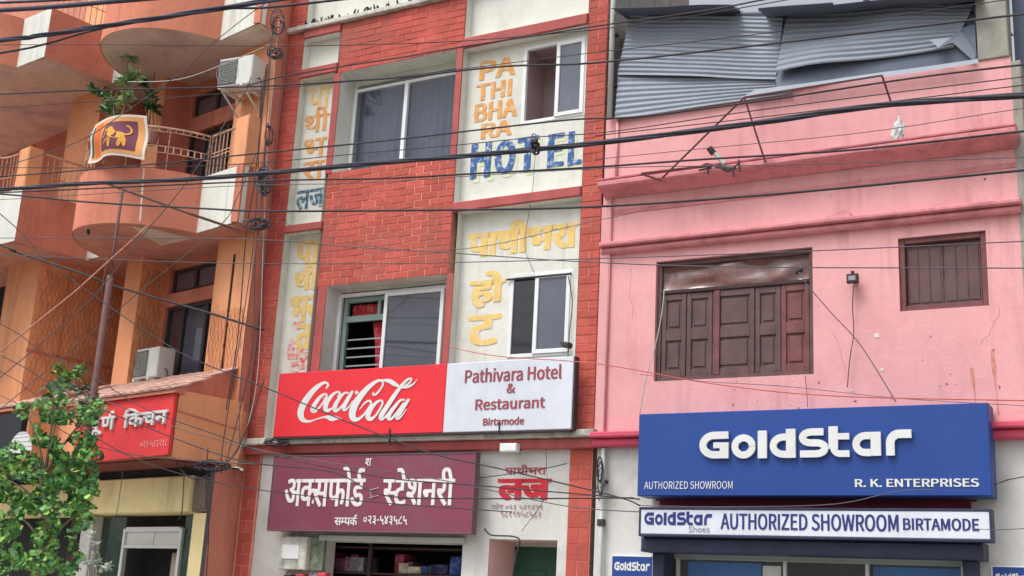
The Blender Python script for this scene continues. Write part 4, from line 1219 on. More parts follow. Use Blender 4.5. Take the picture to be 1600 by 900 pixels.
for lev, z0 in enumerate((6.25, 9.03)):
    c1, c2 = smooth2(CURVE1), smooth2(CURVE2)
    wallstrip(MB(OR), SIDE_R, z0, z0+PH, 0.1).build('parapet', org_par, og)
    wallstrip(MB(OR), WHITE1, z0, z0+PH, 0.1).build('white_parapet', org_white, og)
    wallstrip(MB(OR), c1, z0, z0+PH, 0.1).build('curved_parapet', org_par, og, smooth=False)
    wallstrip(MB(OR), WHITE2, z0, z0+PH, 0.1).build('white_parapet', org_white, og)
    wallstrip(MB(OR), SIDE2, z0, z0+PH, 0.1).build('side_parapet', org_side, og)
    wallstrip(MB(OR), WHITE3, z0, z0+PH, 0.1).build('white_parapet', org_white, og)
    wallstrip(MB(OR), c2, z0, z0+PH, 0.1).build('curved_parapet', org_par, og)
    sh_ = lambda P: [(x, y+0.012) for x, y in P]
    poly = sh_([(-0.03, 0.02)])+sh_(c1)+[(-3.515, -0.04)]+[(-3.515, -1.13)]+sh_(WHITE3[1:])+sh_(c2[1:])+[(-14, -1.3), (-14, 2.5), (-0.7, 2.5), (-0.26, 0.72)]
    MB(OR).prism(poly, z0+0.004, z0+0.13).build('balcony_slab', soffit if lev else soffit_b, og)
    # pale repair patch under the lower curved balcony
    if not lev:
        P = [oloc(at(x, y, 11.3)) for x, y in ()]
        pz = z0+0.0005
        def zz(px, py):
            d = ray(px, py); p = EYE+d*((pz-1.6)/d.z); return oloc(p)
        pts = [zz(*p) for p in ((205, 353), (250, 360), (300, 373), (252, 384), (224, 368))]
        MB(OR).add([(p.x, p.y, pz) for p in pts], [tuple(range(len(pts)))]).build('soffit_patch', soffit, og)
# walls
WPLAN = {}
def wall_seg(mb, p, q_, z0, z1, holes=(), rev=0.15):
    """wall face from plan point p to plan point q_ with holes in (distance from p, z)"""
    p, q_ = Vector(p), Vector(q_)
    L_ = (q_-p).length; d = (q_-p)/L_
    nin = Vector((d.y, -d.x))
    old = mb.xf
    mb.xf = lambda x, y, z: OR(p.x+d.x*x+nin.x*y, p.y+d.y*x+nin.y*y, z)
    wall_grid(mb, 0, L_, z0, z1, 0, list(holes), rev)
    mb.xf = old
    return mb
def swall(p, q_, z0, z1, m, name='wall', holes=()):
    return wall_seg(MB(OR), p, q_, z0, z1, holes).build(name, m, og)
for z0, z1, tz0, tz1, wz0, wz1 in ((3.9, 6.27, 5.79, 6.15, 4.5, 5.60), (6.27, 9.05, 8.50, 8.86, 6.98, 8.25), (9.05, 12.4, 11.3, 11.6, 9.8, 11.1)):
    swall((-0.244, 0.715), (-0.15, 0.42), z0, z1, org_side)
    swall((-0.15, 0.42), (-0.95, 0.42), z0, z1, org_wall, 'front_panel')
    swall((-0.95, 0.42), (-0.95, 0.75), z0, z1, org_wall)
    hx = lambda a: -0.95-a
    swall((-0.95, 0.75), (-2.6, 0.75), z0, z1, org_side, 'window_wall', [(0.02, 1.56, tz0, tz1), (0.02, 1.60, wz0, wz1)])
    swall((-2.6, 0.75), (-2.6, 0.32), z0, z1, org_rough if z0 < 5 else org_side, 'rough_wall')
    swall((-2.6, 0.32), (-3.0, 0.32), z0, z1, org_wall, 'pier')
    swall((-3.0, 0.32), (-3.0, 1.6), z0, z1, org_side)
    swall((-3.0, 1.6), (-4.0, 1.6), z0, z1, org_side)
    if z0 < 5:
        swall((-4.0, 1.6), (-4.0, -0.47), z0, z1, org_rough, 'rough_wall')
        swall((-4.0, -0.47), (-4.95, -0.47), z0, z1, org_wall, 'pier')
        swall((-4.95, -0.47), (-4.95, 0.1), z0, z1, org_side)
        swall((-4.95, 0.1), (-14, 0.1), z0, z1, dark)
    else:
        swall((-3.72, 1.6), (-3.72, -0.05), z0, z1, org_side)
        swall((-3.72, -0.05), (-4.62, -0.05), z0, z1, org_wall, 'pier')
        swall((-4.62, -0.05), (-4.62, 0.6), z0, z1, org_side)
        swall((-4.62, 0.6), (-14.0, 0.6), z0, z1, org_side, 'rear_wall', [(0.05, 0.75, z0+0.4, z0+2.2)])
        MB(OR).box(-5.4, -4.6, 0.72, 0.78, z0+0.2, z0+2.2).build('dark_window', glass_d, og)
    # windows
    for (a0, a1, c0, c1_, nm, kind) in ((-2.51, -0.97, tz0, tz1, 'transom_window', 0), (-2.55, -0.97, wz0, wz1, 'window', 1)):
        w_ = wframe(a0, a1, 0.80, c0, c1_, 0.05, 0.05)
        w2 = MB(OR); w2.add([tuple(v) for v in w_.v], w_.f)
        fr_ = w2.build(nm, iron, og)
        ms = (-1.95, -1.4) if kind == 0 else (-2.15, -1.6)
        for m_ in ms: MB(OR).cbox(m_-0.03, m_+0.03, 0.79, 0.84, c0+0.05, c1_-0.05, 0.004).build('mullion', iron, fr_)
        MB(OR).quad((a0+0.05, 0.83, c0+0.05), (a1-0.05, 0.83, c0+0.05), (a1-0.05, 0.83, c1_-0.05), (a0+0.05, 0.83, c1_-0.05)).build('pane', mat('violet_glass', (112, 100, 108), 0.2, 0.08, 3) if kind == 0 else tinted, fr_)
        if kind:
            mc = MB(OR); dr = drape(a0+0.1, a0+0.62, 1.0, c0, c1_, 0.02, 5); mc.add([tuple(v) for v in dr.v], dr.f)
            mc.build('curtain', curt_w, fr_, smooth=True)
            MB(OR).box(a0-0.1, a1+0.1, 1.2, 1.25, c0-0.1, c1_+0.1).build('room', dark, fr_)
swall((-0.26, 0.715), (-0.7, 6.0), 0, 12.4, org_side)
# grooves and ledges on the rough walls
MB(OR).box(-4.0, -3.985, -0.49, 1.5, 4.86, 4.90).build('ledge', org_side, og)
MB(OR).box(-4.0, -3.985, -0.02, 0.02, 4.0, 6.24).build('wall_strip', org_wall, og)
mb = MB(OR); mb.box(-0.56, -0.54, 0.40, 0.42, 4.05, 6.0); mb.build('conduit', wood_dark, og)
# sign fascia and tiled canopy above the shops
MB(OR).box(-2.75, -0.05, -0.50, 0.44, 3.2, 4.0).build('fascia', org_wall, og)
MB(OR).box(-7.0, -2.752, -0.92, 0.44, 3.2, 3.92).build('fascia', org_wall, og)
MB(OR).add([(-0.05, -0.45, 3.2), (-0.05, 0.44, 3.2), (-0.244, 0.715, 3.2), (-0.244, 0.715, 3.9), (-0.05, 0.44, 3.9)], [(1, 2, 3, 4)]).build('fascia_return', org_wall, og)
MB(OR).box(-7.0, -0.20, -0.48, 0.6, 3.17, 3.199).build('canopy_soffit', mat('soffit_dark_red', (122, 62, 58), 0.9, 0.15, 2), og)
mb = MB(OR); mb.add([(-0.052, -0.5, 3.76), (-0.03, -0.5, 3.745), (-0.03, 0.4, 3.66), (-0.052, 0.4, 3.675), (-0.052, -0.5, 3.73), (-0.052, 0.4, 3.64)], [(0, 1, 2, 3), (1, 4, 5, 2)]); mb.build('ledge', org_side, og)
tile_me = {}
def tiles(a0, a1, blo, zlo, bhi, zhi, rows, right_cut=0.0):
    W_ = 0.2; n = int(round((a1-a0)/W_)); W_ = (a1-a0)/n
    L_ = math.hypot(bhi-blo, zhi-zlo)/rows
    key = (round(W_, 3), round(L_, 3))
    ang = math.atan2(zhi-zlo, bhi-blo)
    if key not in tile_me:
        w, l, t = W_-0.008, L_*1.12, 0.018
        V = [(-w/2, 0, 0), (w/2, 0, 0), (w/2, l, 0), (-w/2, l, 0), (-w/2+0.004, 0.003, t), (w/2-0.004, 0.003, t), (w/2-0.004, l, t), (-w/2+0.004, l, t), (0, 0.0, t+0.012), (0, l, t+0.012)]
        F = [(0, 1, 5, 8, 4), (4, 8, 9, 7), (8, 5, 6, 9), (1, 2, 6, 5), (3, 0, 4, 7), (2, 3, 7, 9, 6), (0, 3, 2, 1)]
        me = bpy.data.meshes.new('roof_tile'); me.from_pydata(V, [], F); me.materials.append(tilem); tile_me[key] = me
    for r in range(rows):
        for c in range(n):
            t = r/rows
            a = a0+(c+0.5)*W_
            if a > a1-right_cut*t: continue
            o = bpy.data.objects.new('roof_tile', tile_me[key]); COL.objects.link(o); o.parent = og
            o.location = (a, blo+(bhi-blo)*t, zlo+(zhi-zlo)*t+0.01*0)
            o.rotation_euler = (ang-0.05+random.uniform(-0.02, 0.02), 0, random.uniform(-0.02, 0.02))
# roof deck under the tiles
MB(OR).add([(-2.75, -0.6, 3.99), (-0.0, -0.6, 3.99), (-0.28, 0.42, 4.44), (-2.75, 0.42, 4.44), (-2.75, -0.6, 3.95), (0, -0.6, 3.95), (-0.28, 0.42, 3.95), (-2.75, 0.42, 3.95)], [(0, 1, 2, 3), (0, 4, 5, 1), (1, 5, 6, 2), (3, 7, 4, 0)]).build('canopy', org_side, og)
MB(OR).add([(-7, -1.02, 3.91), (-2.75, -1.02, 3.91), (-2.75, 0.42, 4.46), (-7, 0.42, 4.46), (-7, -1.02, 3.87), (-2.75, -1.02, 3.87), (-2.75, 0.42, 3.87)], [(0, 1, 2, 3), (0, 4, 5, 1), (1, 5, 6, 2)]).build('canopy', org_side, og)
tiles(-2.74, 0.0, -0.62, 3.995, 0.42, 4.45, 5, 0.28)
tiles(-6.0, -2.76, -1.04, 3.92, 0.30, 4.42, 6)
# fine rusty wire net nailed over the rough walls and the front panel
def net(fn, w, z0, z1, label, step=0.075):
    mb = MB(OR); k = -0.5
    while k < w+0.5:
        for dx in (0.30, -0.30):
            P = []
            for t in range(9):
                u = k+dx*(z1-z0)*t/8+0.02*math.sin(t*2.4+k*9); z = z0+(z1-z0)*t/8
                if 0 <= u <= w: P.append(fn(u, z))
            if len(P) > 1: mb.tube(P, 0.003, 3, cap=False)
        k += step
    tag(mb.build('wire_net', mat('net_wire', (172, 100, 76), 0.7), None), label, 'wire net', 'wire nets on the orange first floor')
net(lambda u, z: (-3.975, -0.45+u, z), 1.5, 4.3, 6.1, 'fine rusty wire net nailed over the rough orange wall left of the steel pole')
net(lambda u, z: (-2.58, 0.33+u, z), 0.40, 4.3, 6.1, 'narrow rusty wire net on the side wall beside the dark window')
net(lambda u, z: (-0.94+u, 0.40, z), 0.78, 4.15, 5.25, 'fine wire net on the lower half of the orange front panel')
# railings and posts of the second floor
def railing(parent, plan, z0, z1, gap=0.085, band=None):
    pl = smooth2(plan, 3) if len(plan) > 2 else plan
    r_ = MB(OR); r_.tube([(x, y+0.04, z1) for x, y in pl], 0.017, 6)
    for zz_ in (band or ()): r_.tube([(x, y+0.04, zz_) for x, y in pl], 0.008, 4)
    ro = r_.build('railing', rail_m, parent)
    L_ = [0]
    for i in range(1, len(pl)): L_.append(L_[-1]+math.dist(pl[i-1], pl[i]))
    n = max(2, int(L_[-1]/gap))
    base = None
    for k in range(n+1):
        d = L_[-1]*k/n
        i = max(j for j in range(len(L_)) if L_[j] <= d+1e-9); i = min(i, len(pl)-2)
        t = (d-L_[i])/max(1e-9, L_[i+1]-L_[i])
        x, y = pl[i][0]+(pl[i+1][0]-pl[i][0])*t, pl[i][1]+(pl[i+1][1]-pl[i][1])*t
        if base is None:
            mb = MB(OR); mb.tube([(0, 0, z0), (0, 0, z1)], 0.0075, 4); mb.v = [Vector((v-OR(0, 0, 0))) for v in mb.v]
            me = bpy.data.meshes.new('baluster'); me.from_pydata([tuple(v) for v in mb.v], [], mb.f); me.materials.append(rail_m); base = me
        o = bpy.data.objects.new('baluster', base); COL.objects.link(o); o.parent = ro
        o.location = (x, y+0.04, 0)
    return ro
MB(OR).cbox(-0.27, -0.0, 0.0, 0.22, 7.035, 7.72, 0.01).build('rail_post', org_wall, og)
MB(OR).cbox(-3.78, -3.5, -1.15, -0.93, 7.035, 7.66, 0.02).build('rail_post', org_wall, og)
railing(og, [(-0.28, 0.04), (-0.9, 0.06)], 7.03, 7.64, band=(7.33, 7.38))
cr_ = railing(og, CURVE1, 7.03, 7.62, gap=0.52, band=(7.27, 7.36, 7.565))
pl_ = smooth2(CURVE1, 6)
acc = 0.0
for i in range(1, len(pl_)):
    acc += math.dist(pl_[i-1], pl_[i])
    if acc > 0.085:
        acc = 0.0
        x, y = pl_[i]
        MB(OR).tube([(x, y+0.04, 7.27), (x, y+0.04, 7.36)], 0.012, 5).build('band_tick', rail_m, cr_)
        MB(OR).tube([(x, y+0.04, 7.565), (x, y+0.04, 7.62)], 0.009, 4).build('rail_tick', rail_m, cr_)
railing(og, [(-3.5, -0.05), (-3.54, -0.95)], 7.03, 7.62, band=(7.3,))
railing(og, [(-3.8, -1.15), (-4.25, -1.2), (-4.4, -1.6), (-4.9, -2.0), (-5.4, -2.05)], 7.03, 7.62, band=(7.3,))
railing(og, [(-3.5, -0.05), (-3.54, -1.1)], 9.81, 10.4, band=(10.1,))
# ground floor shop front
MB(OR).cbox(-7.0, -0.42, 0.06, 0.5, 2.62, 3.06, 0.012).build('shop_lintel', yel_wall, og)
MB(OR).box(-7.0, -0.3, 0.1, 0.3, 3.06, 3.17).build('lintel_gap', dark, og)
MB(OR).cbox(-0.36, -0.08, 0.10, 0.17, 0.13, 2.60, 0.012).build('pier', yel_wall, og)
swall((-0.244, 0.715), (-0.06, 0.13), 0.0, 3.18, org_side)
MB(OR).box(-0.075, -0.06, 0.09, 0.14, 0.1, 3.1).build('edge_strip', mat('slate_edge', (96, 92, 98), 0.7), og)
lv = MB(OR).box(-0.415, -0.12, 0.12, 0.2, 2.62, 3.04).build('louvre_box', mat('louvre_grey', (124, 112, 104), 0.8, 0.15, 6), og)
mb = MB(OR)
for k in range(9): mb.box(-0.40+k*0.029, -0.385+k*0.029, 0.10, 0.12, 2.66, 3.0)
mb.build('slat', mat('louvre_light', (150, 138, 128), 0.8), lv)
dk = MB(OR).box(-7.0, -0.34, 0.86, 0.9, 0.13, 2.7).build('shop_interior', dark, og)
sf = MB(OR).cbox(-2.17, -2.11, 0.30, 0.36, 0.13, 2.44, 0.004).cbox(-0.90, -0.84, 0.30, 0.36, 0.13, 2.44, 0.004).cbox(-2.11, -0.90, 0.30, 0.36, 2.40, 2.46, 0.004).cbox(-2.11, -0.90, 0.30, 0.36, 2.19, 2.23, 0.004).build('shop_door_frame', alum, og)
MB(OR).box(-2.11, -1.49, 0.33, 0.34, 2.23, 2.40).box(-1.475, -0.90, 0.33, 0.34, 2.23, 2.40).build('white_panel', white_low, sf)
MB(OR).cbox(-1.30, -1.0, 0.5, 0.54, 0.13, 2.15, 0.01).build('inner_panel', mat('beige_panel', (168, 156, 140), 0.7, 0.1), sf)
gg = mat('green_glass', (40, 60, 52), 0.1, 0.6, 3, 0.0, dirt_sheen=(24, 30, 34), damt=0.9, spec=0.6)
MB(OR).quad((-2.75, 0.34, 0.13), (-2.18, 0.34, 0.13), (-2.18, 0.34, 2.6), (-2.75, 0.34, 2.6)).build('pane', gg, sf)
MB(OR).quad((-0.84, 0.34, 0.13), (-0.36, 0.34, 0.13), (-0.36, 0.34, 2.6), (-0.84, 0.34, 2.6)).build('pane', mat('green_glass', (40, 60, 52), 0.1, 0.6, 3, 0.0, dirt_sheen=(24, 30, 34), damt=0.9, spec=0.6), sf)
MB(OR).cbox(-3.05, -2.78, 0.2, 0.4, 0.13, 2.6, 0.01).build('white_pillar', white_low, og)
# boards on the fascia
o = thing('shop_board', 'red tilted shop board with raised white lettering on the orange fascia behind the leafy tree', 'signboard', tuple(OR(-1.3, -0.55, 3.25)), THO)
fb = -0.56
P00, P10, P01 = ob2(112, 726, fb), ob2(264, 711, fb), ob2(135, 636, fb)
aL, aR = P00.x, ob2(268, 660, fb).x
zL0, zR0, zL1, zR1 = 3.19, 3.22, 3.93, 4.01
mb = MB(OR)
mb.add([(aL, fb, zL0), (aR, fb, zR0), (aR, fb, zR1), (aL, fb, zL1), (aL, fb+0.04, zL0), (aR, fb+0.04, zR0), (aR, fb+0.04, zR1), (aL, fb+0.04, zL1)], [(0, 1, 2, 3), (1, 5, 6, 2), (3, 2, 6, 7), (0, 4, 5, 1), (4, 0, 3, 7)])
mb.build('panel', red_sign2, o)
def btext(tokens, l, t, r, b_, m, bold, dep, parent, bb=fb):
    A0, A1 = ob2(l, (t+b_)/2, bb), ob2(r, (t+b_)/2, bb)
    Z0, Z1 = ob2((l+r)/2, b_, bb).z, ob2((l+r)/2, t, bb).z
    mb = MB()
    for i, (dx, dz) in enumerate(((-1, 0), (1, 0), (0, 1), (0, -1), (0, 0)) if dep > 0.01 else ((0, 0),)):
        f_ = 0.007 if dep > 0.01 else 0
        letter(mb, tokens, OR(A0.x+dx*f_, bb, Z0+dz*f_), OR(A1.x+dx*f_, bb, Z0+dz*f_), OR(A0.x+dx*f_, bb, Z1+dz*f_), bold=0, depth=dep, proud=0.004+0.0005*i)
    mb.build('lettering', m, parent)
btext(['पू', 'ण', 'REPH', ' ', 'िकचन'], 143, 640, 263, 676, letter_w, 0.015, 0.03, o)
btext('०२३-५४३२१८', 220, 688, 262, 699, mat('letter_pinkish', (236, 168, 168), 0.7), 0.01, 0.003, o)
o = thing('shop_board', 'black shop board with a white dome emblem at the left edge behind the tree', 'signboard', tuple(OR(-3.6, -0.98, 3.2)), THO)
MB(OR).cbox(-7.0, -2.80, -1.0, -0.93, 3.18, 3.84, 0.006).build('panel', black_sign, o)
c = ob2(30, 708, -1.004)
mb = MB(OR); rr = abs(ob2(52, 708, -1.004).x-c.x)*0.85
mb.add([(c.x+rr*math.cos(t*PI/14), -1.005, c.z+rr*0.92*math.sin(t*PI/14)) for t in range(15)], [tuple(range(15))])
mb.build('emblem', letter_w, o)
mb = MB(OR)
for k in range(1, 6): mb.box(c.x-rr*math.cos(k*0.26), c.x+rr*math.cos(k*0.26), -1.0075, -1.0062, c.z+rr*0.92*math.sin(k*0.26), c.z+rr*0.92*math.sin(k*0.26)+0.006)
mb.build('emblem_line', letter_g, o)

# air conditioner units
def ac_unit(label, a, b, z, w, h, d, rot, bracket):
    base = OR(a, b, z)
    o = thing('air_conditioner', label, 'air conditioner', tuple(base), THO+rot, group='outdoor air conditioner units')
    ca, sa = math.cos(THO+rot), math.sin(THO+rot)
    xf = lambda x, y, zz_: base+Vector((ca*x-sa*y, sa*x+ca*y, zz_))
    MB(xf).cbox(0, w, 0, d, 0, h, 0.015).build('casing', ac_w, o)
    MB(xf).cbox(0.02, w*0.56, -0.012, 0.0, 0.03, h-0.03, 0.006).build('grille', ac_g, o)
    mb = MB(xf)
    for k in range(12): mb.box(0.03, w*0.55, -0.02, -0.014, 0.05+k*(h-0.1)/12, 0.058+k*(h-0.1)/12)
    for rr in (0.06, 0.12, 0.17):
        mb.tube([(w*0.29+rr*math.cos(t*PI/10), -0.02, h/2+rr*math.sin(t*PI/10)) for t in range(21)], 0.004, 4, cap=False)
    mb.build('fan_guard', mat('guard_grey', (150, 154, 152), 0.5), o)
    mb = MB(xf)
    for x in (0.1, w-0.1):
        mb.box(x-0.02, x+0.02, -0.06, d+0.25, -0.045, -0.004)
        if bracket: mb.tube([(x, -0.04, -0.03), (x, d+0.25, -0.36)], 0.014, 6)
    mb.build('bracket', ac_w, o)
    MB(xf).tube(catmull([(w+0.005, d*0.5, h*0.3), (w+0.06, d*0.5, h*0.2), (w+0.07, d*0.6, -0.15), (w*0.8, d+0.15, -0.6), (w*0.5, d+0.3, -1.2)], 5), 0.012, 6).build('hose', cable_g, o)
    return o
p0 = ob2(338, 138, -0.05)
ac_unit('white outdoor air conditioner on a bracket under the topmost orange balcony', p0.x, -0.05, p0.z, 0.56, 0.42, 0.28, 0.28, True)
p0 = ob2(212, 592, 0.30)
ac_unit('white outdoor air conditioner standing on the tiled canopy beside the dark window', p0.x, 0.26, p0.z-0.02, 0.54, 0.42, 0.26, 0.0, False)

# flag draped over the balcony rail
fl = thing('lion_flag', 'maroon and gold lion flag with green and orange bands draped over the balcony rail', 'flag', tuple(OR(-1.5, -1.0, 7.05)), THO)
FA, FB_ = (-2.30, -1.06), (-1.18, -0.73)
fcorn = [ob2(152, 258, -0.9), ob2(226, 245, -0.9), ob2(232, 178, -0.9), ob2(163, 198, -0.9)]
def flagp(u, v, off=0.0):
    bl, br, tr, tl = fcorn
    a = (bl.x*(1-u)+br.x*u)*(1-v)+(tl.x*(1-u)+tr.x*u)*v
    z = (bl.z*(1-u)+br.z*u)*(1-v)+(tl.z*(1-u)+tr.z*u)*v
    b = -1.06-0.07*math.sin(u*PI)+0.04*math.sin(u*9)*(1-v)+0.02*math.sin(v*7+u*4)+0.16*u*u
    z += 0.035*math.sin(u*PI) - 0.012*math.sin(u*7)*(1-v)
    return OR(a+0.03*(1-u), b-off, z-0.035)
def patch(u0, u1, v0, v1, off, m, name, nu=14, nv=10):
    mb = MB(); P = []
    for j in range(nv+1):
        for i in range(nu+1):
            P.append(tuple(flagp(u0+(u1-u0)*i/nu, v0+(v1-v0)*j/nv, off)))
    mb.add(P, [(j*(nu+1)+i, j*(nu+1)+i+1, (j+1)*(nu+1)+i+1, (j+1)*(nu+1)+i) for j in range(nv) for i in range(nu)])
    return mb.build(name, m, fl, smooth=True)
patch(0, 1, 0, 1, 0.0, cloth_w, 'flag_cloth')
patch(0.05, 0.96, 0.06, 0.95, 0.003, cloth_o, 'gold_border')
patch(0.05, 0.10, 0.12, 0.88, 0.006, cloth_g, 'green_band', 3)
patch(0.12, 0.29, 0.10, 0.90, 0.006, cloth_s, 'orange_band', 3)
patch(0.34, 0.87, 0.15, 0.85, 0.006, cloth_m, 'maroon_field')
def fl_at(x, y, off): return tuple(flagp(0.34+0.53*x, 0.15+0.70*y, off))
def blob(mb, cx, cy, rx, ry, off, tilt=0.0, n=14):
    P = [fl_at(cx+rx*math.cos(t)*math.cos(tilt)-ry*math.sin(t)*math.sin(tilt), cy+rx*math.cos(t)*math.sin(tilt)+ry*math.sin(t)*math.cos(tilt), off) for t in (2*PI*k/n for k in range(n))]
    mb.add(P, [tuple(range(n))])
lm_ = MB()
for k, (cx, cy, rx, ry, tl_) in enumerate([(.52, .50, .21, .125, 0.0), (.34, .60, .12, .15, 0.3), (.27, .74, .095, .095, 0), (.36, .25, .045, .19, 0.05), (.27, .33, .04, .15, -0.7), (.64, .27, .05, .19, -0.1), (.74, .28, .045, .18, 0.12), (.18, .70, .05, .04, 0)]):
    blob(lm_, cx, cy, rx, ry, 0.010+0.0006*k, tl_)
tp = [(.70, .52), (.82, .56), (.86, .68), (.80, .80), (.72, .84)]
V_, F_ = ribbon([(x, y, .055) for x, y in [tuple(q)[:2] for q in catmull([(a, b, 0) for a, b in tp], 4)]])
lm_.add([fl_at(a, b, 0.016) for a, b in V_], F_)
lm_.build('lion', cloth_y, fl)
mb = MB(); pts = [tuple(flagp(0.83, 0.5+0.3*t, 0.012)) for t in (0, 0.5, 1.0)]
mb.tube([fl_at(.16, .40, 0.014), fl_at(.13, .90, 0.014)], 0.006, 4).build('sword', cloth_y, fl)

# ================================================================= poles and rods
o = thing('steel_pole', 'rusty brown steel pole rising from the pavement beside the leafy tree', 'pole', (-11.37, 10.2, 0.13))
MB().tube([(-11.37, 10.2, 0.13), (-11.36, 10.2, 5.32)], 0.042, 12, r1=0.039).build('lower_tube', rust, o, smooth=True)
MB().tube([(-11.36, 10.2, 5.0), (-11.36, 10.2, 6.42)], 0.019, 8).build('upper_tube', rust, o, smooth=True)
MB().tube([(-11.43, 10.17, 5.1), (-11.42, 10.17, 5.55)], 0.010, 6).build('side_rod', rust, o)
o = thing('rust_rod', 'rusty brown rod sloping from the pole head to the orange building', 'rod', tuple(at(190, 296, 10.25)))
MB().tube([at(160, 284, 10.2), at(300, 335, 10.7), at(374, 360, 11.2)], 0.017, 8).build('rod_body', rust, o)
o = thing('guy_rod', 'salmon coloured guy rod sloping up from lower left to the curved balcony', 'rod', tuple(at(0, 552, 9.3)))
MB().tube([at(-60, 598, 9.2), at(0, 550, 9.3), at(118, 455, 9.9), at(236, 348, 10.5)], 0.010, 8).build('rod_body', cable_s, o)
o = thing('hanging_rod', 'short thin rod hanging from the curved balcony floor', 'rod', tuple(at(140, 300, 10.9)))
MB().tube([at(148, 270, 10.9), at(142, 300, 10.9), at(138, 362, 10.9)], 0.008, 6).build('rod_body', iron, o)
MB().tube([at(138, 350, 10.9), at(138, 366, 10.9)], 0.02, 8).build('tip', iron, o)
o = thing('drain_pipe', 'thin white drain pipe down the front of the curved orange balcony', 'pipe', tuple(OR(-1.7, -1.0, 6.25)))
MB().tube([at(225, 262, 10.78), at(219, 345, 10.78)], 0.010, 6).build('pipe_body', cloth_w, o)

# ================================================================= plants
def leaf_mesh(name, m, kind):
    if kind == 'lobed':
        R_ = [(0, 0), (.30, .05), (.52, -.02), (.42, .28), (.62, .50), (.36, .52), (.30, .78), (.12, .72), (0, 1.05), (-.12, .72), (-.30, .78), (-.36, .52), (-.62, .50), (-.42, .28), (-.52, -.02), (-.30, .05)]
        V = [(x, y, -0.10*abs(x)**1.3-0.12*(y-0.4)**2) for x, y in R_]+[(0, 0.4, 0.02)]
        n = len(R_); F = [(i, (i+1) % n, n) for i in range(n)]
    else:
        V = [(0, 0, 0), (.13, .3, -.03), (.14, .6, -.06), (0, 1, -.16), (-.14, .6, -.06), (-.13, .3, -.03), (0, .3, .02), (0, .6, -.02)]
        F = [(0, 1, 6), (1, 2, 7, 6), (2, 3, 7), (3, 4, 7), (4, 5, 6, 7), (5, 0, 6)]
    me = bpy.data.meshes.new(name); me.from_pydata(V, [], F); me.materials.append(m)
    return me, V, F
def rmat(d, roll):
    d = d.normalized(); x = d.orthogonal().normalized()
    x = Matrix.Rotation(roll, 3, d) @ x
    z = x.cross(d)
    return Matrix((x, d, z)).transposed()
tr = thing('leafy_tree', 'broad leaved green tree and climber growing at the lower left in front of the shops', 'tree', (-11.55, 9.6, 0.13))
tb = at(66, 900, 9.6)
mb = MB()
trunk = [(tb.x-0.02, 9.6, 0.1), (tb.x, 9.6, 1.0)]+[tuple(at(x, y, 9.6)) for x, y in ((64, 880), (72, 840), (74, 800), (66, 760), (60, 715))]
mb.tube(catmull(trunk, 5), 0.055, 8, r1=0.02)
mb.build('trunk', bark, tr, smooth=True)
BL = [(38, 640, 12), (60, 625, 16), (98, 612, 18), (80, 690, 38), (112, 682, 40), (136, 650, 18), (152, 636, 14), (45, 745, 60), (110, 745, 46), (90, 795, 50), (15, 800, 42), (20, 870, 44), (60, 860, 44), (100, 870, 30), (130, 800, 26), (140, 705, 22), (12, 750, 26), (130, 770, 26), (84, 645, 22)]
for k, (x, y, r) in enumerate(BL):
    if k % 2 == 0:
        mb = MB(); e = at(x, y, 9.6+random.uniform(-0.3, 0.3)); s0 = at(70, min(max(y+60, 740), 860), 9.6)
        mid = (s0+e)/2+Vector((0, 0, 0.08))
        mb.tube(catmull([s0, mid, e], 5), 0.018, 5, r1=0.006); mb.build('limb', bark, tr)
metal_leaf = [leaf_mesh('leaf', m_, 'lobed') for m_ in leafm]
wts = [r*r for _, _, r in BL]
stf = [MB(), MB(), MB()]
NL = 0
for k in range(6800):
    x, y, r = random.choices(BL, wts)[0]
    a = random.uniform(0, 2*PI); q_ = math.sqrt(random.random())
    px, py = x+math.cos(a)*r*q_, y+math.sin(a)*r*q_
    if noise.noise(Vector((px*0.035, py*0.035, 2.0))) < -0.17: continue
    Y_ = 9.6+random.uniform(-0.42, 0.42)
    p = at(px, py, Y_)
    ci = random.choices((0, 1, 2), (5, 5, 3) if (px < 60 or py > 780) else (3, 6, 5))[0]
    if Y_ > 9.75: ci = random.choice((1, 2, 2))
    s_ = random.choice((random.uniform(0.022, 0.05), random.uniform(0.04, 0.085)))
    d = Vector((random.uniform(-1, 1), random.uniform(-1.0, 0.3), random.uniform(-1.2, 0.3)))
    Rm = rmat(d, random.uniform(0, 2*PI))
    # turn the blade towards the sky
    nrm_ = Rm @ Vector((0, 0, 1))
    me, V, F = metal_leaf[ci]
    if NL < 290 and Y_ < 9.6 and s_ > 0.05:
        o = bpy.data.objects.new('leaf', me); COL.objects.link(o); o.parent = tr
        o.location = p-Vector((-11.55, 9.6, 0.13)); o.rotation_euler = Rm.to_euler(); o.scale = (s_, s_, s_)
        NL += 1
    else:
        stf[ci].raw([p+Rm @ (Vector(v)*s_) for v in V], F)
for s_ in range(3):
    stf[s_].build('foliage', leafm[s_], tr, kind='stuff')
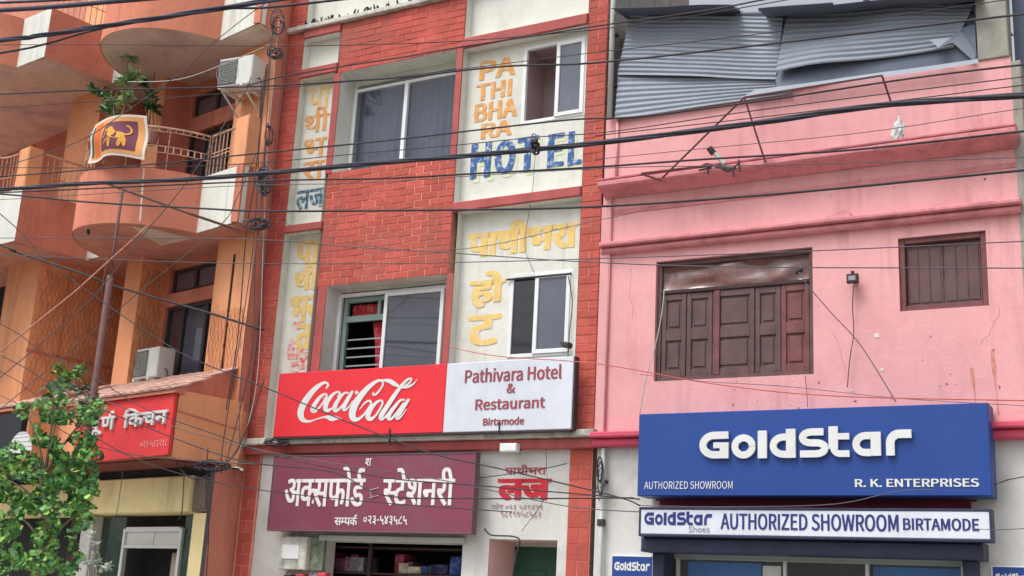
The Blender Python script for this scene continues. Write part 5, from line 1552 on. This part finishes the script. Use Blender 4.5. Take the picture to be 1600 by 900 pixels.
def rosette_plant(name, label, cat, stems, bb, pot=None, lsize=0.16, mats_=leafm, cols=(1, 1, 0, 2)):
    base = stems[0][0]
    t = thing(name, label, cat, tuple(ob(base[0], base[1], bb)))
    sm = MB(); fo = [MB(), MB(), MB()]
    lm = leaf_mesh('narrow', mats_[0], 'narrow')
    for st in stems:
        pts = [ob(px, py, bb+random.uniform(-0.05, 0.05)) for px, py in st]
        sm.tube(catmull(pts, 4), 0.012, 5, r1=0.006)
        for e in range(len(pts)-1, 0, -1):
            for k in range(46 if e == len(pts)-1 else 24):
                th_ = random.uniform(0, 2*PI); el = random.uniform(-0.5, 0.9)
                d = Vector((math.cos(th_)*math.cos(el), math.sin(th_)*math.cos(el), math.sin(el)))
                Rm = rmat(d, random.uniform(-0.6, 0.6)); s_ = lsize*random.uniform(0.6, 1.1)
                ci = random.choice(cols)
                p = pts[e]+Vector((random.uniform(-1, 1), random.uniform(-1, 1), random.uniform(-1, 1)))*0.03
                fo[ci].raw([p+Rm @ (Vector(v)*s_) for v in lm[1]], lm[2])
    sm.build('stem', bark, t)
    for k in range(3):
        if fo[k].v: fo[k].build('foliage', mats_[k], t, kind='stuff')
    if pot:
        c = ob(pot[0], pot[1], bb)
        MB().tube([(c.x, c.y, c.z-0.2), (c.x, c.y, c.z)], 0.09, 12, r1=0.13).build('pot', tilem, t)
    return t
rosette_plant('balcony_plant', 'tall green potted plant with narrow leaves above the flag on the orange balcony', 'plant', [[(180, 200), (178, 160), (192, 128), (203, 90)], [(185, 195), (200, 150), (212, 118)], [(184, 190), (196, 160), (198, 128)]], -0.45, (182, 205), 0.17, cols=(0, 0, 0, 1), mats_=[mat('plant_bright', (176, 210, 150), 0.5, 0.25, 9, island=0.25), mat('plant_mid', (132, 176, 120), 0.5, 0.25, 9, island=0.25), leafm[2]])
rosette_plant('balcony_plant', 'darker bushy potted plant leaning left of the tall one on the orange balcony', 'plant', [[(170, 200), (165, 172), (150, 143)], [(170, 200), (172, 170), (165, 150)], [(172, 200), (180, 180), (178, 160)]], -0.3, (170, 208), 0.15, cols=(0, 1, 1, 2), mats_=[mat('plant_grey', (130, 160, 130), 0.5, 0.25, 9, island=0.25), leafm[1], leafm[2]])
rosette_plant('balcony_plant', 'dark shaded potted plant under the soffit right of the tall one', 'plant', [[(232, 200), (238, 150), (243, 98)], [(240, 195), (238, 170), (236, 165)], [(232, 198), (222, 130), (220, 95)]], 0.1, (236, 205), 0.16, cols=(2, 2, 1))
rosette_plant('canopy_weed', 'small weed sprouting on the tiled canopy above the black board', 'plant', [[(88, 600), (90, 585), (92, 574)], [(112, 600), (122, 590), (126, 578)], [(100, 600), (104, 594), (108, 586)]], -0.5, None, 0.10)
rosette_plant('dry_creeper', 'pale dusty creeper spilling over the tiled canopy behind the pole', 'plant', [[(70, 630), (90, 612), (110, 604)], [(110, 628), (128, 612), (138, 606)], [(60, 612), (76, 604), (92, 600)], [(110, 640), (130, 632), (144, 622)]], -1.05, None, 0.11, mats_=[mat('dusty_leaf', (150, 164, 136), 0.8, 0.25, 9, island=0.2), mat('dusty_leaf_b', (118, 132, 110), 0.8, 0.25, 9, island=0.2), mat('dusty_leaf_c', (84, 98, 82), 0.8, 0.25, 9, island=0.2)])
rosette_plant('white_flower_plant', 'small plant with pale leaves in front of the glass shop door', 'plant', [[(150, 905), (152, 880), (150, 868)], [(140, 905), (136, 880), (128, 874)], [(146, 905), (148, 850), (146, 836)], [(150, 905), (160, 890), (168, 885)]], -0.3, None, 0.075, mats_=[mat('pale_leaf', (196, 206, 196), 0.7, 0.1, 9)]*3)

# ================================================================= overhead cables
def cable(label, pts, thick, m, Y=8.4, name='overhead_cable', ext=True, group='overhead cables', Ys=None, strands=1, cat='cable'):
    pts = [tuple(p) for p in pts]
    if ext:
        (xa, ya), (xb, yb_) = pts[0], pts[1]
        if xa <= 5: pts.insert(0, (-260, ya+(yb_-ya)/(xb-xa)*(-260-xa)*0.8))
        if xa <= 5: pts.insert(0, (-700, pts[0][1]+(pts[0][1]-ya)/(-260-xa)*(-440)))
        (xa, ya), (xb, yb_) = pts[-2], pts[-1]
        if xb >= 1595: pts.append((1900, yb_+(yb_-ya)/(xb-xa)*(1900-xb)*0.9))
        if xb >= 1595: pts.append((2600, pts[-1][1]+(pts[-1][1]-yb_)/(1900-xb)*700))
    W_ = [at(px, py, (Y if Ys is None else Ys[0]+(Ys[1]-Ys[0])*k/(len(pts)-1))) for k, (px, py) in enumerate(pts)]
    dep = sum((p-EYE).dot(FW) for p in W_)/len(W_)
    r = thick/2*dep/FPX
    C_ = catmull(W_, 8)
    o = None
    if strands == 1:
        o = MB().tube(C_, r, 6).build(name, m, None, smooth=True)
        tag(o, label, cat, group)
    else:
        o = thing(name, label, cat, tuple(W_[0]), group=group)
        for s_ in range(strands):
            ph = 2*PI*s_/strands
            P = [p+Vector((0, math.cos(ph+i*0.35)*r*0.55, math.sin(ph+i*0.35)*r*0.55)) for i, p in enumerate(C_)]
            MB().tube(P, r*0.52, 6).build('strand', m if s_ % 2 else cable_b, o, smooth=True)
    return o
cable('thickest bundled cable crossing the frame from below the lion flag up to the concrete column', [(0, 296), (130, 287), (280, 281), (400, 272), (563, 257), (710, 245), (820, 235), (955, 221), (1183, 192), (1373, 165), (1600, 149)], 7.6, cable_m, 8.3, strands=4)
cable('thick bundled cable across the upper left corner over the orange balconies', [(0, 63), (60, 56), (167, 40), (267, 25), (413, 2), (520, -16)], 7.5, cable_b, 8.2, strands=3)
cable('single cable splitting just under the thick bundle at the upper left', [(0, 83), (70, 69), (133, 51), (200, 36), (333, 15), (413, 12), (500, 3), (640, -14)], 3.6, cable_m, 8.35)
cable('dark blue cable running along the top left edge', [(0, 16), (90, 10), (180, 2), (300, -8)], 7, cable_b, 8.0)
cable('topmost thin cable at the left edge of the picture', [(0, 4), (90, 0), (200, -8)], 4, cable_b, 8.1)
cable('cable passing over the balcony plant and the hotel lettering up to the top right', [(0, 147), (140, 141), (400, 135), (538, 127), (637, 120), (783, 104), (930, 98), (1217, 67), (1600, 22)], 2.8, cable_m, 8.5)
cable('cable rising steeply over the upper brick band to the tin roof', [(380, 136), (435, 121), (540, 103), (637, 88), (710, 75), (835, 56), (930, 41), (1100, 17), (1190, 0), (1260, -12)], 2.4, cable_m, 8.6)
cable('thin cable dropping from the rod frame along the bottom edge of the tin sheets', [(0, 276), (233, 257), (380, 242), (600, 220), (747, 203), (893, 187), (1000, 182), (1200, 156), (1420, 123), (1600, 101)], 2.6, cable_m, 8.7)
cable('cable just below the thickest bundle, passing under the blue painted word', [(0, 301), (200, 292), (435, 282), (600, 279), (747, 271), (930, 261), (1100, 249), (1310, 236), (1450, 222), (1600, 205)], 2.8, cable_m, 8.4)
cable('nearly level cable across the brick panel between the two storeys', [(0, 303), (142, 316), (320, 326), (420, 330), (700, 328), (930, 323), (1225, 302), (1600, 266)], 3.2, cable_m, 8.2)
cable('fine wire just above the pink cornice and below the thickest bundle', [(930, 249), (1100, 232), (1350, 207), (1600, 169)], 1.3, cable_g, 8.8, ext=True)
cable('fine wire directly above the thickest bundle on the pink parapet', [(930, 212), (1180, 184), (1415, 156), (1600, 133)], 1.8, cable_m, 8.6)
cable('fine dark cable dropping across the orange wall to the brick column', [(0, 382), (20, 392), (130, 428), (190, 450), (320, 487), (400, 512), (412, 515)], 3.4, cable_m, Ys=(10.6, 11.5))
cable('thin wire sagging across the windows and the red half of the long sign', [(0, 334), (70, 404), (170, 478), (240, 525), (300, 560), (430, 612), (550, 662), (677, 709), (779, 732), (956, 774), (1000, 790)], 1.8, cable_m, 9.2)
cable('thin wire sloping from the left edge over the tiled canopy', [(0, 505), (60, 545), (150, 592), (230, 640), (340, 680), (430, 712), (600, 746), (740, 758), (1000, 780)], 1.6, cable_m, 9.0)
cable('wire from the lower left over the leafy tree to the maroon sign', [(0, 555), (80, 600), (160, 640), (240, 672), (330, 706), (400, 724), (520, 738), (600, 774), (740, 779), (990, 778)], 1.8, cable_m, 8.9)
cable('thin wire crossing the red shop board towards the maroon sign', [(100, 600), (200, 640), (300, 676), (420, 706), (560, 730), (700, 752), (880, 790), (1000, 800)], 1.4, cable_g, 9.1)
cable('faint wire running level under the lower cornice moulding', [(0, 372), (240, 372), (418, 375), (550, 386), (700, 395), (910, 409), (1150, 417), (1600, 419)], 1.5, cable_g, 9.0)
cable('faint wire level with the top of the small shuttered window', [(0, 398), (300, 410), (560, 412), (760, 409), (1000, 402), (1270, 392), (1600, 377)], 1.4, cable_g, 8.9)
cable('thin red wire running below the shuttered window above the blue sign', [(699, 541), (773, 556), (930, 568), (1110, 599), (1290, 618), (1600, 626), (1900, 632), (2600, 640)], 1.7, cable_r, ext=False, Ys=(11.96, 8.6))
cable('thin wire looping from the shuttered window towards the blue sign', [(1248, 425), (1262, 446), (1300, 490), (1345, 540), (1400, 628)], 1.7, cable_g, ext=False, Ys=(11.8, 11.7), name='wall_wire', group='wires on the pink wall')
cable('dark wire hanging from the black flood lamp down the pink wall', [(1334, 445), (1332, 480), (1334, 520), (1328, 560), (1324, 605)], 1.6, cable_m, ext=False, Y=11.94, name='wall_wire', group='wires on the pink wall')
cable('pale wire hanging at the left edge of the shuttered window', [(1038, 452), (1034, 490), (1024, 540), (1010, 590), (1000, 645)], 1.8, pipe_w, ext=False, Y=11.85, name='wall_wire', group='wires on the pink wall')
cable('short wire from the right window corner to the blue sign', [(1258, 588), (1260, 605), (1262, 636)], 1.3, cable_g, ext=False, Y=11.93, name='wall_wire', group='wires on the pink wall')
cable('wire crossing the white wall right of the blue sign', [(1553, 758), (1575, 750), (1600, 745)], 1.8, cable_m, Ys=(11.7, 10.5), name='wall_wire', group='wires on the white walls')
cable('lower wire right of the narrow white signboard', [(1520, 826), (1560, 828), (1600, 826)], 1.3, cable_g, Ys=(11.5, 10.5), name='wall_wire', group='wires on the white walls')
cable('wire sagging below the blue signboard', [(1000, 790), (1130, 792), (1300, 788), (1400, 768), (1460, 765)], 1.4, cable_g, ext=False, Y=11.55, name='wall_wire', group='wires on the white walls')
cable('dark wire down the middle of the right hand cream panel', [(838, 215), (832, 300), (820, 380), (834, 425)], 1.0, cable_g, ext=False, Y=12.08, name='wall_wire', group='wires on the white walls')
cable('looped wire from the sliding window down to the security camera', [(888, 432), (894, 470), (890, 520), (888, 550), (884, 590)], 1.6, cable_m, ext=False, Y=12.08, name='wall_wire', group='wires on the white walls')
cable('dark cable loop over the lodge doorway', [(757, 826), (768, 836), (800, 838), (812, 845), (806, 870), (800, 905)], 2.6, cable_m, ext=False, Y=11.96, name='wall_wire', group='wires on the white walls')
cable('wire rising from the painted lodge lettering to the small flood light', [(815, 830), (852, 776), (854, 730), (852, 690)], 1.0, cable_g, ext=False, Y=11.96, name='wall_wire', group='wires on the white walls')
cable('thin wire tied across the lodge lettering to the brick column', [(742, 748), (800, 740), (852, 732), (886, 724)], 1.4, cable_m, ext=False, Y=11.9, name='wall_wire', group='wires on the white walls')
# vertical wires along the joint of the orange and red buildings
wd_ = [((430, 0), (408, 270), (404, 350), (380, 560), (372, 700)), ((424, 60), (414, 290), (400, 400), (392, 560), (352, 735)), ((436, 30), (420, 240), (412, 370), (398, 600), (366, 730)),
       ((418, 100), (398, 280), (388, 360), (372, 520), (356, 640)), ((440, 90), (424, 260), (416, 380), (404, 520), (386, 660)), ((412, 120), (404, 250), (396, 370), (384, 480), (350, 690), (348, 740))]
WL = ['grey hanging wire, rightmost at the top, between the orange and red buildings', 'dark blue wire hanging past the lower cable tangle beside the brick column', 'pale wire hanging straight down closest to the brick column', 'black wire hanging down the orange front panel', 'short grey wire hanging right beside the brick column', 'dark blue wire hanging furthest left down the orange front panel']
for k, P in enumerate(wd_):
    P = [(x+random.uniform(-3, 3), y) for x, y in P]
    cable(WL[k], P, random.uniform(1.1, 1.9), (cable_g, cable_b, pipe_w, cable_m)[k % 4], ext=False, Y=11.25+0.04*k, name='hanging_wire', group='wires hanging between the orange and red buildings')
cable('curved wire dropping from the orange wall to the louvre box', [(412, 595), (390, 660), (362, 715), (318, 745), (290, 742), (262, 700)], 2.0, cable_m, ext=False, Ys=(11.3, 10.9), name='hanging_wire', group='looped wires at the orange shop front')
cable('wire hanging down the yellow lintel', [(292, 690), (288, 740), (284, 800), (278, 812)], 1.6, cable_m, ext=False, Y=11.2, name='hanging_wire', group='looped wires at the orange shop front')
cable('wire hanging over the louvre box to the yellow pier', [(325, 700), (322, 760), (326, 830), (322, 905)], 1.6, cable_m, ext=False, Y=11.2, name='hanging_wire', group='looped wires at the orange shop front')
cable('wire hanging across the yellow lintel left of centre', [(192, 735), (186, 780), (180, 812)], 1.2, cable_g, ext=False, Y=11.1, name='hanging_wire', group='looped wires at the orange shop front')
# more of the thin web of wires
for lab, P, th_, m_, y_ in (
  ('fine wire level across the upper orange balconies', [(0, 70), (200, 70), (410, 72), (560, 70), (721, 64), (940, 45), (1100, 22), (1250, -4)], 1.3, cable_m, 9.3),
  ('wire slanting from the top white balcony panel down to the balcony plant', [(440, -10), (393, 20), (330, 70), (283, 113), (200, 172), (120, 222), (0, 262)], 1.5, cable_g, 10.2),
  ('wire slanting from the upper air conditioner down past the balcony rail', [(392, 120), (383, 143), (350, 195), (327, 233), (280, 300), (213, 380), (140, 470), (60, 540), (0, 590)], 1.6, cable_g, 10.1),
  ('wire slanting across the rough orange wall towards the second tangle', [(400, 240), (370, 310), (341, 355), (213, 460), (100, 556), (0, 640)], 1.4, cable_g, 10.3),
  ('second fine wire just under the cable on the upper left brick column', [(0, 168), (130, 160), (300, 150), (435, 138), (600, 122), (720, 108), (930, 82), (1210, 50), (1600, -4)], 1.2, cable_m, 9.1),
  ('fine wire below the thickest bundle on the left brick column', [(0, 312), (200, 300), (380, 290), (563, 286), (720, 276), (960, 262), (1200, 258), (1600, 246)], 1.2, cable_g, 9.0),
  ('fine wire just over the thickest bundle in front of the upper window', [(0, 262), (200, 262), (380, 256), (560, 240), (720, 226), (840, 214), (960, 205), (1200, 170), (1600, 120)], 1.4, cable_m, 9.2),
  ('wire falling steeply over the tiled canopy at the left edge', [(0, 580), (40, 606), (90, 640), (150, 684), (230, 724), (330, 752), (440, 770), (600, 786), (800, 800)], 1.3, cable_m, 9.4),
  ('wire falling from the left edge behind the tree top', [(0, 618), (60, 650), (130, 690), (220, 712), (340, 722), (420, 726)], 1.3, cable_g, 10.0),
  ('pale wire crossing the soffit of the upper curved balcony', [(200, 128), (280, 124), (360, 96), (420, 70)], 1.4, pipe_w, 10.6),
  ('fine wire across the lower part of the pink wall', [(1000, 585), (1100, 596), (1230, 604), (1400, 622), (1600, 634)], 1.0, cable_g, 10.2),
  ('fine sagging wire in front of the brick panel', [(436, 346), (520, 372), (640, 392), (760, 384), (900, 352), (1000, 330)], 1.0, cable_g, 9.8)):
    cable(lab, P, th_, m_, y_)
def tangle(label, px, py, rx, ry, n, Y, m=(cable_m, cable_b, cable_g)):
    t = thing('cable_tangle', label, 'cable tangle', tuple(at(px, py, Y)), group='cable tangles between the orange and red buildings')
    for k in range(n):
        P = []
        a = random.uniform(0, 2*PI); sx, sy = random.uniform(0.4, 1), random.uniform(0.4, 1); ox, oy = random.uniform(-0.35, 0.35)*rx, random.uniform(-0.35, 0.35)*ry
        turns = random.uniform(0.8, 1.8)
        for i in range(14):
            w_ = a+turns*2*PI*i/13
            P.append(at(px+ox+math.cos(w_)*rx*sx*(0.8+0.3*random.random()), py+oy+math.sin(w_)*ry*sy*(0.8+0.3*random.random()), Y+random.uniform(-0.06, 0.06)))
        MB().tube(catmull(P, 3), random.uniform(0.003, 0.008), 5).build('loop', m[k % 3], t, smooth=True)
    return t
tangle('tangle of dark cables at the top end of the brick column', 436, 38, 12, 22, 6, 11.2)
tangle('tangle of cables right of the upper air conditioner', 428, 84, 12, 10, 8, 11.3)
tangle('dark cable tangle below the white balcony panel', 414, 285, 14, 26, 12, 11.2)
tangle('dark fringe of cables under the lower balcony slab corner', 402, 350, 22, 9, 12, 11.2)
tangle('cables knotted beside the orange post', 420, 215, 7, 26, 4, 11.3)
tangle('cables bunched above the louvre box at the orange shop front', 328, 728, 30, 9, 8, 11.1)
tangle('small cable knot hanging from the thickest bundle before the blue painted word', 836, 226, 7, 16, 5, 8.3)
tangle('old wires lying on the cornice at the left end of the long sign', 430, 690, 22, 5, 7, 11.8)
tangle('wires gathered at the left drain pipe of the white ground floor wall', 938, 745, 8, 34, 6, 11.9, (cable_g, cable_g, cable_m))
o = thing('insulator', 'black insulator fixed on top of the shuttered window frame corner', 'insulator', tuple(at(1248, 425, 11.9)))
MB().tube([at(1243, 425, 11.86), at(1254, 420, 11.86)], 0.026, 10).build('insulator_body', iron, o)
